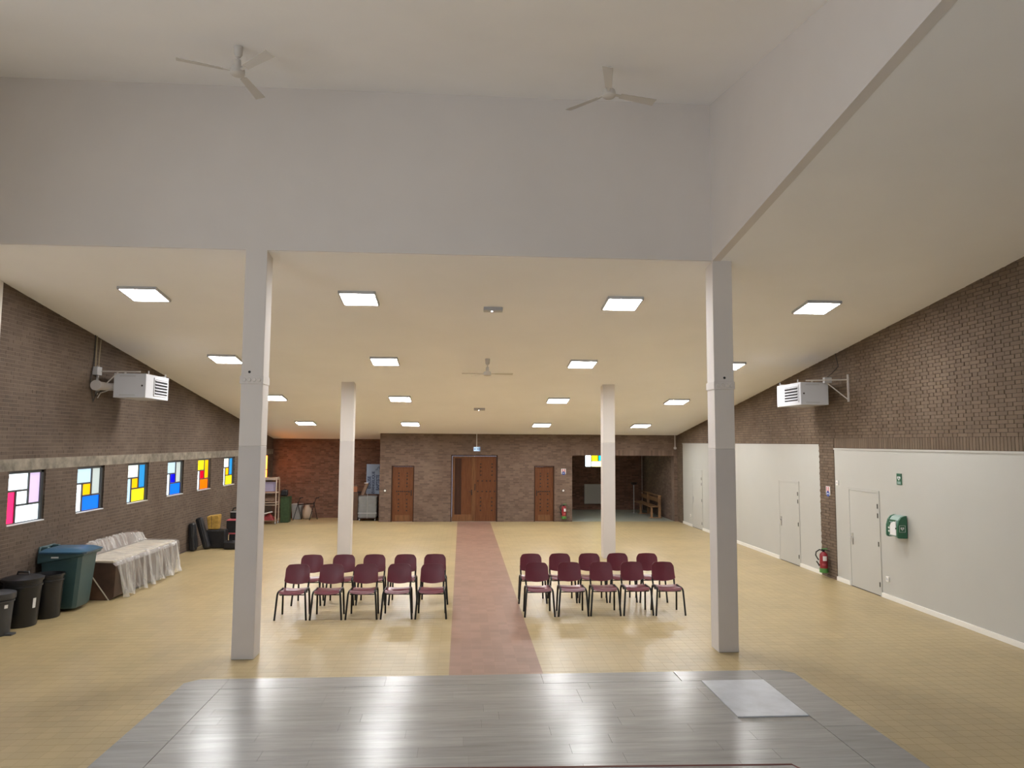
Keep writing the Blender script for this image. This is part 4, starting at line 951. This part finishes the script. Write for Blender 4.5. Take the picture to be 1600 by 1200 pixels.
# ---- defibrillator cabinet and its sign
ae = thing('defibrillator_cabinet', (XR, 12.74, 1.2), 'green defibrillator cabinet with clear front on the near partition', 'cabinet')
prof = [(0, 0), (-.17, .005), (-.185, .04), (-.18, .22), (-.15, .32), (-.10, .38), (-.03, .405), (0, .405)]
AY0, AY1 = 12.425, 12.79
P_ = [(XR - .006 + x, 1.205 + z) for x, z in prof]
MB().prism([(p[0], p[1]) for p in P_], AY0, AY0 + .05, 'y').build('side_shell', M['green'], ae, bevel=.008)
MB().prism([(p[0], p[1]) for p in P_], AY1 - .05, AY1, 'y').build('side_shell', M['green'], ae, bevel=.008)
ip = [(XR - .006 + x * .9, 1.205 + .015 + z * .95) for x, z in prof]
MB().prism(ip, AY0 + .05, AY1 - .05, 'y').build('shell', M['green_pale'], ae, bevel=.006)
xf = XR - .006 - .185 * .9 - .004
B(xf - .006, xf + .004, AY0 + .06, AY1 - .12, 1.255, 1.42).build('front_notice', M['label_white'], ae)
MB().prism([(AY0 + .07, 1.42), (AY1 - .13, 1.42), (AY1 - .13, 1.43), (AY0 + .2, 1.47), (AY0 + .07, 1.52)], xf - .006, xf + .003, 'x').build('white_flash', M['label_white'], ae)
fp = B(xf - .007, xf + .004, AY1 - .12, AY1 - .06, 1.255, 1.48).build('front_stripe', M['green'], ae)
for z in (1.30, 1.36): B(xf - .010, xf - .006, AY1 - .11, AY1 - .07, z, z + .03).build('pictogram', M['label_white'], fp)
B(xf - .007, xf + .002, AY0 + .07, AY1 - .06, 1.50, 1.53).build('front_band', M['green'], ae)
MB().lathe([(.015, -.012), (.015, 0)], (xf, AY0 + .06, 1.38), 12, 'x').build('latch', M['stud'], ae)
def heart(cx, cz, s, n=20):
    return [(cx + s * 16 * math.sin(t) ** 3 / 17, cz + s * (13 * math.cos(t) - 5 * math.cos(2 * t) - 2 * math.cos(3 * t) - math.cos(4 * t)) / 17) for t in [2 * PI * k / n for k in range(n)]]
sq = MB().box(7.855, 7.965, AY0 - .003, AY0 + .001, 1.32, 1.323).box(7.855, 7.965, AY0 - .003, AY0 + .001, 1.437, 1.44).box(7.855, 7.858, AY0 - .003, AY0 + .001, 1.32, 1.44).box(7.962, 7.965, AY0 - .003, AY0 + .001, 1.32, 1.44).build('emblem_border', M['label_white'], ae)
hh_ = MB().prism(heart(7.91, 1.383, .036), AY0 - .003, AY0 + .001, 'y').build('heart', M['label_white'], ae)
MB().prism([(7.916, 1.41), (7.90, 1.378), (7.91, 1.378), (7.904, 1.355), (7.924, 1.39), (7.912, 1.39)], AY0 - .005, AY0 - .002, 'y').build('bolt', M['green'], hh_)
sg = thing('defibrillator_sign', (XR, 12.62, 2.26), 'small green sign with white heart above the defibrillator cabinet', 'sign')
sp_ = B(XR - .004, XR + .013, 12.555, 12.695, 2.155, 2.36).build('plate', M['green'], sg)
hh_ = MB().prism(heart(12.625, 2.275, .048), XR - .007, XR - .003, 'x').build('heart', M['label_white'], sp_)
MB().prism([(12.63, 2.31), (12.60, 2.265), (12.615, 2.265), (12.605, 2.24), (12.645, 2.28), (12.625, 2.28)], XR - .009, XR - .006, 'x').build('bolt', M['green'], sp_)
B(XR - .006, XR - .003, 12.575, 12.675, 2.17, 2.215).build('text_strip', M['green_pale'], sp_)

# ---- exit sign, conduits, switches and sockets
ex = thing('exit_sign', (.55, YB, 2.62), 'lit blue and white exit sign above the double door', 'sign')
pn = B(.43, .672, YB - .05, YB - .008, 2.55, 2.70).build('box', M['exit_pale'], ex, bevel=.004)
MB().prism([(.44, 2.625), (.475, 2.655), (.475, 2.633), (.535, 2.633), (.535, 2.617), (.475, 2.617), (.475, 2.595)], YB - .053, YB - .049, 'y').build('arrow', M['exit_blue'], pn)
MB().prism([(.560, 2.57), (.58, 2.60), (.60, 2.57), (.615, 2.575), (.598, 2.625), (.625, 2.63), (.625, 2.64), (.59, 2.66), (.57, 2.65), (.555, 2.62), (.565, 2.618), (.578, 2.635), (.58, 2.61)], YB - .053, YB - .049, 'y').build('figure', M['exit_blue'], pn)
MB().lathe([(.012, -.053), (.012, -.049)], (.60, YB, 2.675), 10, 'y').build('figure_head', M['exit_blue'], pn)
B(.632, .668, YB - .053, YB - .049, 2.56, 2.69).build('doorway', M['exit_blue'], pn)
B(.525, .555, YB - .03, YB - .006, 2.70, ceil_z(YB) + .01).build('conduit', M['paper'], ex)
cp = thing('cable_conduit', (7.925, YB, 2.7), 'white conduit with round box in the corner above the alcove', 'conduit')
B(7.908, 7.938, YB - .03, YB - .006, 2.74, ceil_z(YB) + .01).build('pipe', M['paper'], cp)
MB().lathe([(.05, -.05), (.05, -.006)], (7.923, YB, 2.70), 16, 'y').build('round_box', M['paper'], cp)
for x, z, lb in ((-2.748, 1.115, 'round white switch on the brick left of the narrow door'), (3.73, 1.125, 'round white switch on the brick above the end wall extinguisher')):
    s_ = thing('wall_switch', (x, YB, z), lb, 'switch', 'round switches on the end wall')
    MB().lathe([(.055, -.02), (.055, -.006)], (x, YB, z), 16, 'y').build('plate', M['stud'], s_)
    MB().lathe([(.036, -.035), (.040, -.02)], (x, YB, z), 16, 'y').build('button', M['trim'], s_)
for y, z, lb, nm, cat in ((13.09, .37, 'white power socket low on the near partition', 'power_socket', 'socket'), (24.68, .37, 'white power socket low on the far partition', 'power_socket', 'socket'), (14.80, 2.065, 'small white sensor box high beside the brick pier', 'wall_sensor', 'sensor')):
    s_ = thing(nm, (XR, y, z), lb, cat)
    B(XR - .012, XR + .013, y - .045, y + .045, z - .05, z + .05).build('plate', M['trim'], s_, bevel=.006)
    MB().lathe([(.024, -.015), (.024, -.011)], (XR, y, z), 14, 'x').build('insert', M['white_metal'], s_)

# ---- alcove: radiator, bench, stand and pipe
ra = thing('radiator', (6.0, YA, .26), 'flat grey panel radiator under the alcove window', 'radiator')
B(5.27, 6.52, YA - .15, YA - .08, .26, 1.10).build('panel', M['radiator'], ra, bevel=.015)
for x in (5.45, 6.3): B(x, x + .05, YA - .08, YA - .012, .35, 1.0).build('bracket', M['grey_metal'], ra)
be = thing('bench', (7.55, 28.6, 0), 'wooden pew bench against the right wall of the alcove', 'bench')
for k in range(2): B(7.24 + k * .20, 7.43 + k * .20, 27.2, 29.9, .42, .45).build('seat_board', M['wood_bench'], be, bevel=.006)
B(7.60, 7.63, 27.15, 29.9, .60, .76).build('back_board', M['wood_bench'], be, bevel=.005)
B(7.61, 7.67, 27.15, 29.9, .82, .87).build('top_rail', M['wood_bench'], be, bevel=.005)
for y in (27.25, 28.9):
    lg = B(7.28, 7.36, y, y + .06, .03, .42).build('leg', M['wood_bench'], be, bevel=.004)
    B(7.58, 7.68, y, y + .06, .03, .86).build('back_leg', M['wood_bench'], be, bevel=.004)
    B(7.22, 7.72, y - .01, y + .07, .004, .035).build('foot', M['wood_bench'], be, bevel=.004)
ot = thing('candle_stand', (7.1, 29.2, 0), 'slim steel stand on the alcove floor beside the bench', 'stand')
MB().tube([(7.10, 29.2, .03), (7.10, 29.2, 1.16)], .018, 8).build('post', M['steel'], ot, smooth=50)
MB().lathe([(.13, .004), (.13, .02), (.03, .035)], (7.10, 29.2, 0), 18).build('base', M['steel'], ot, smooth=40)
MB().lathe([(.02, 1.15), (.11, 1.17), (.13, 1.25), (.12, 1.25), (.10, 1.18)], (7.10, 29.2, 0), 14).build('bowl', M['stud'], ot, smooth=40)
pi_ = thing('heating_pipe', (7.82, YA - .05, 0), 'vertical heating pipe in the far corner of the alcove', 'pipe')
MB().tube([(7.82, YA - .05, .004), (7.82, YA - .05, AH)], .016, 8).build('pipe', M['duct'], pi_, smooth=50)
MB().lathe([(.03, .0), (.03, .03)], (7.82, YA - .05, 1.4), 10).build('clip', M['duct'], pi_)
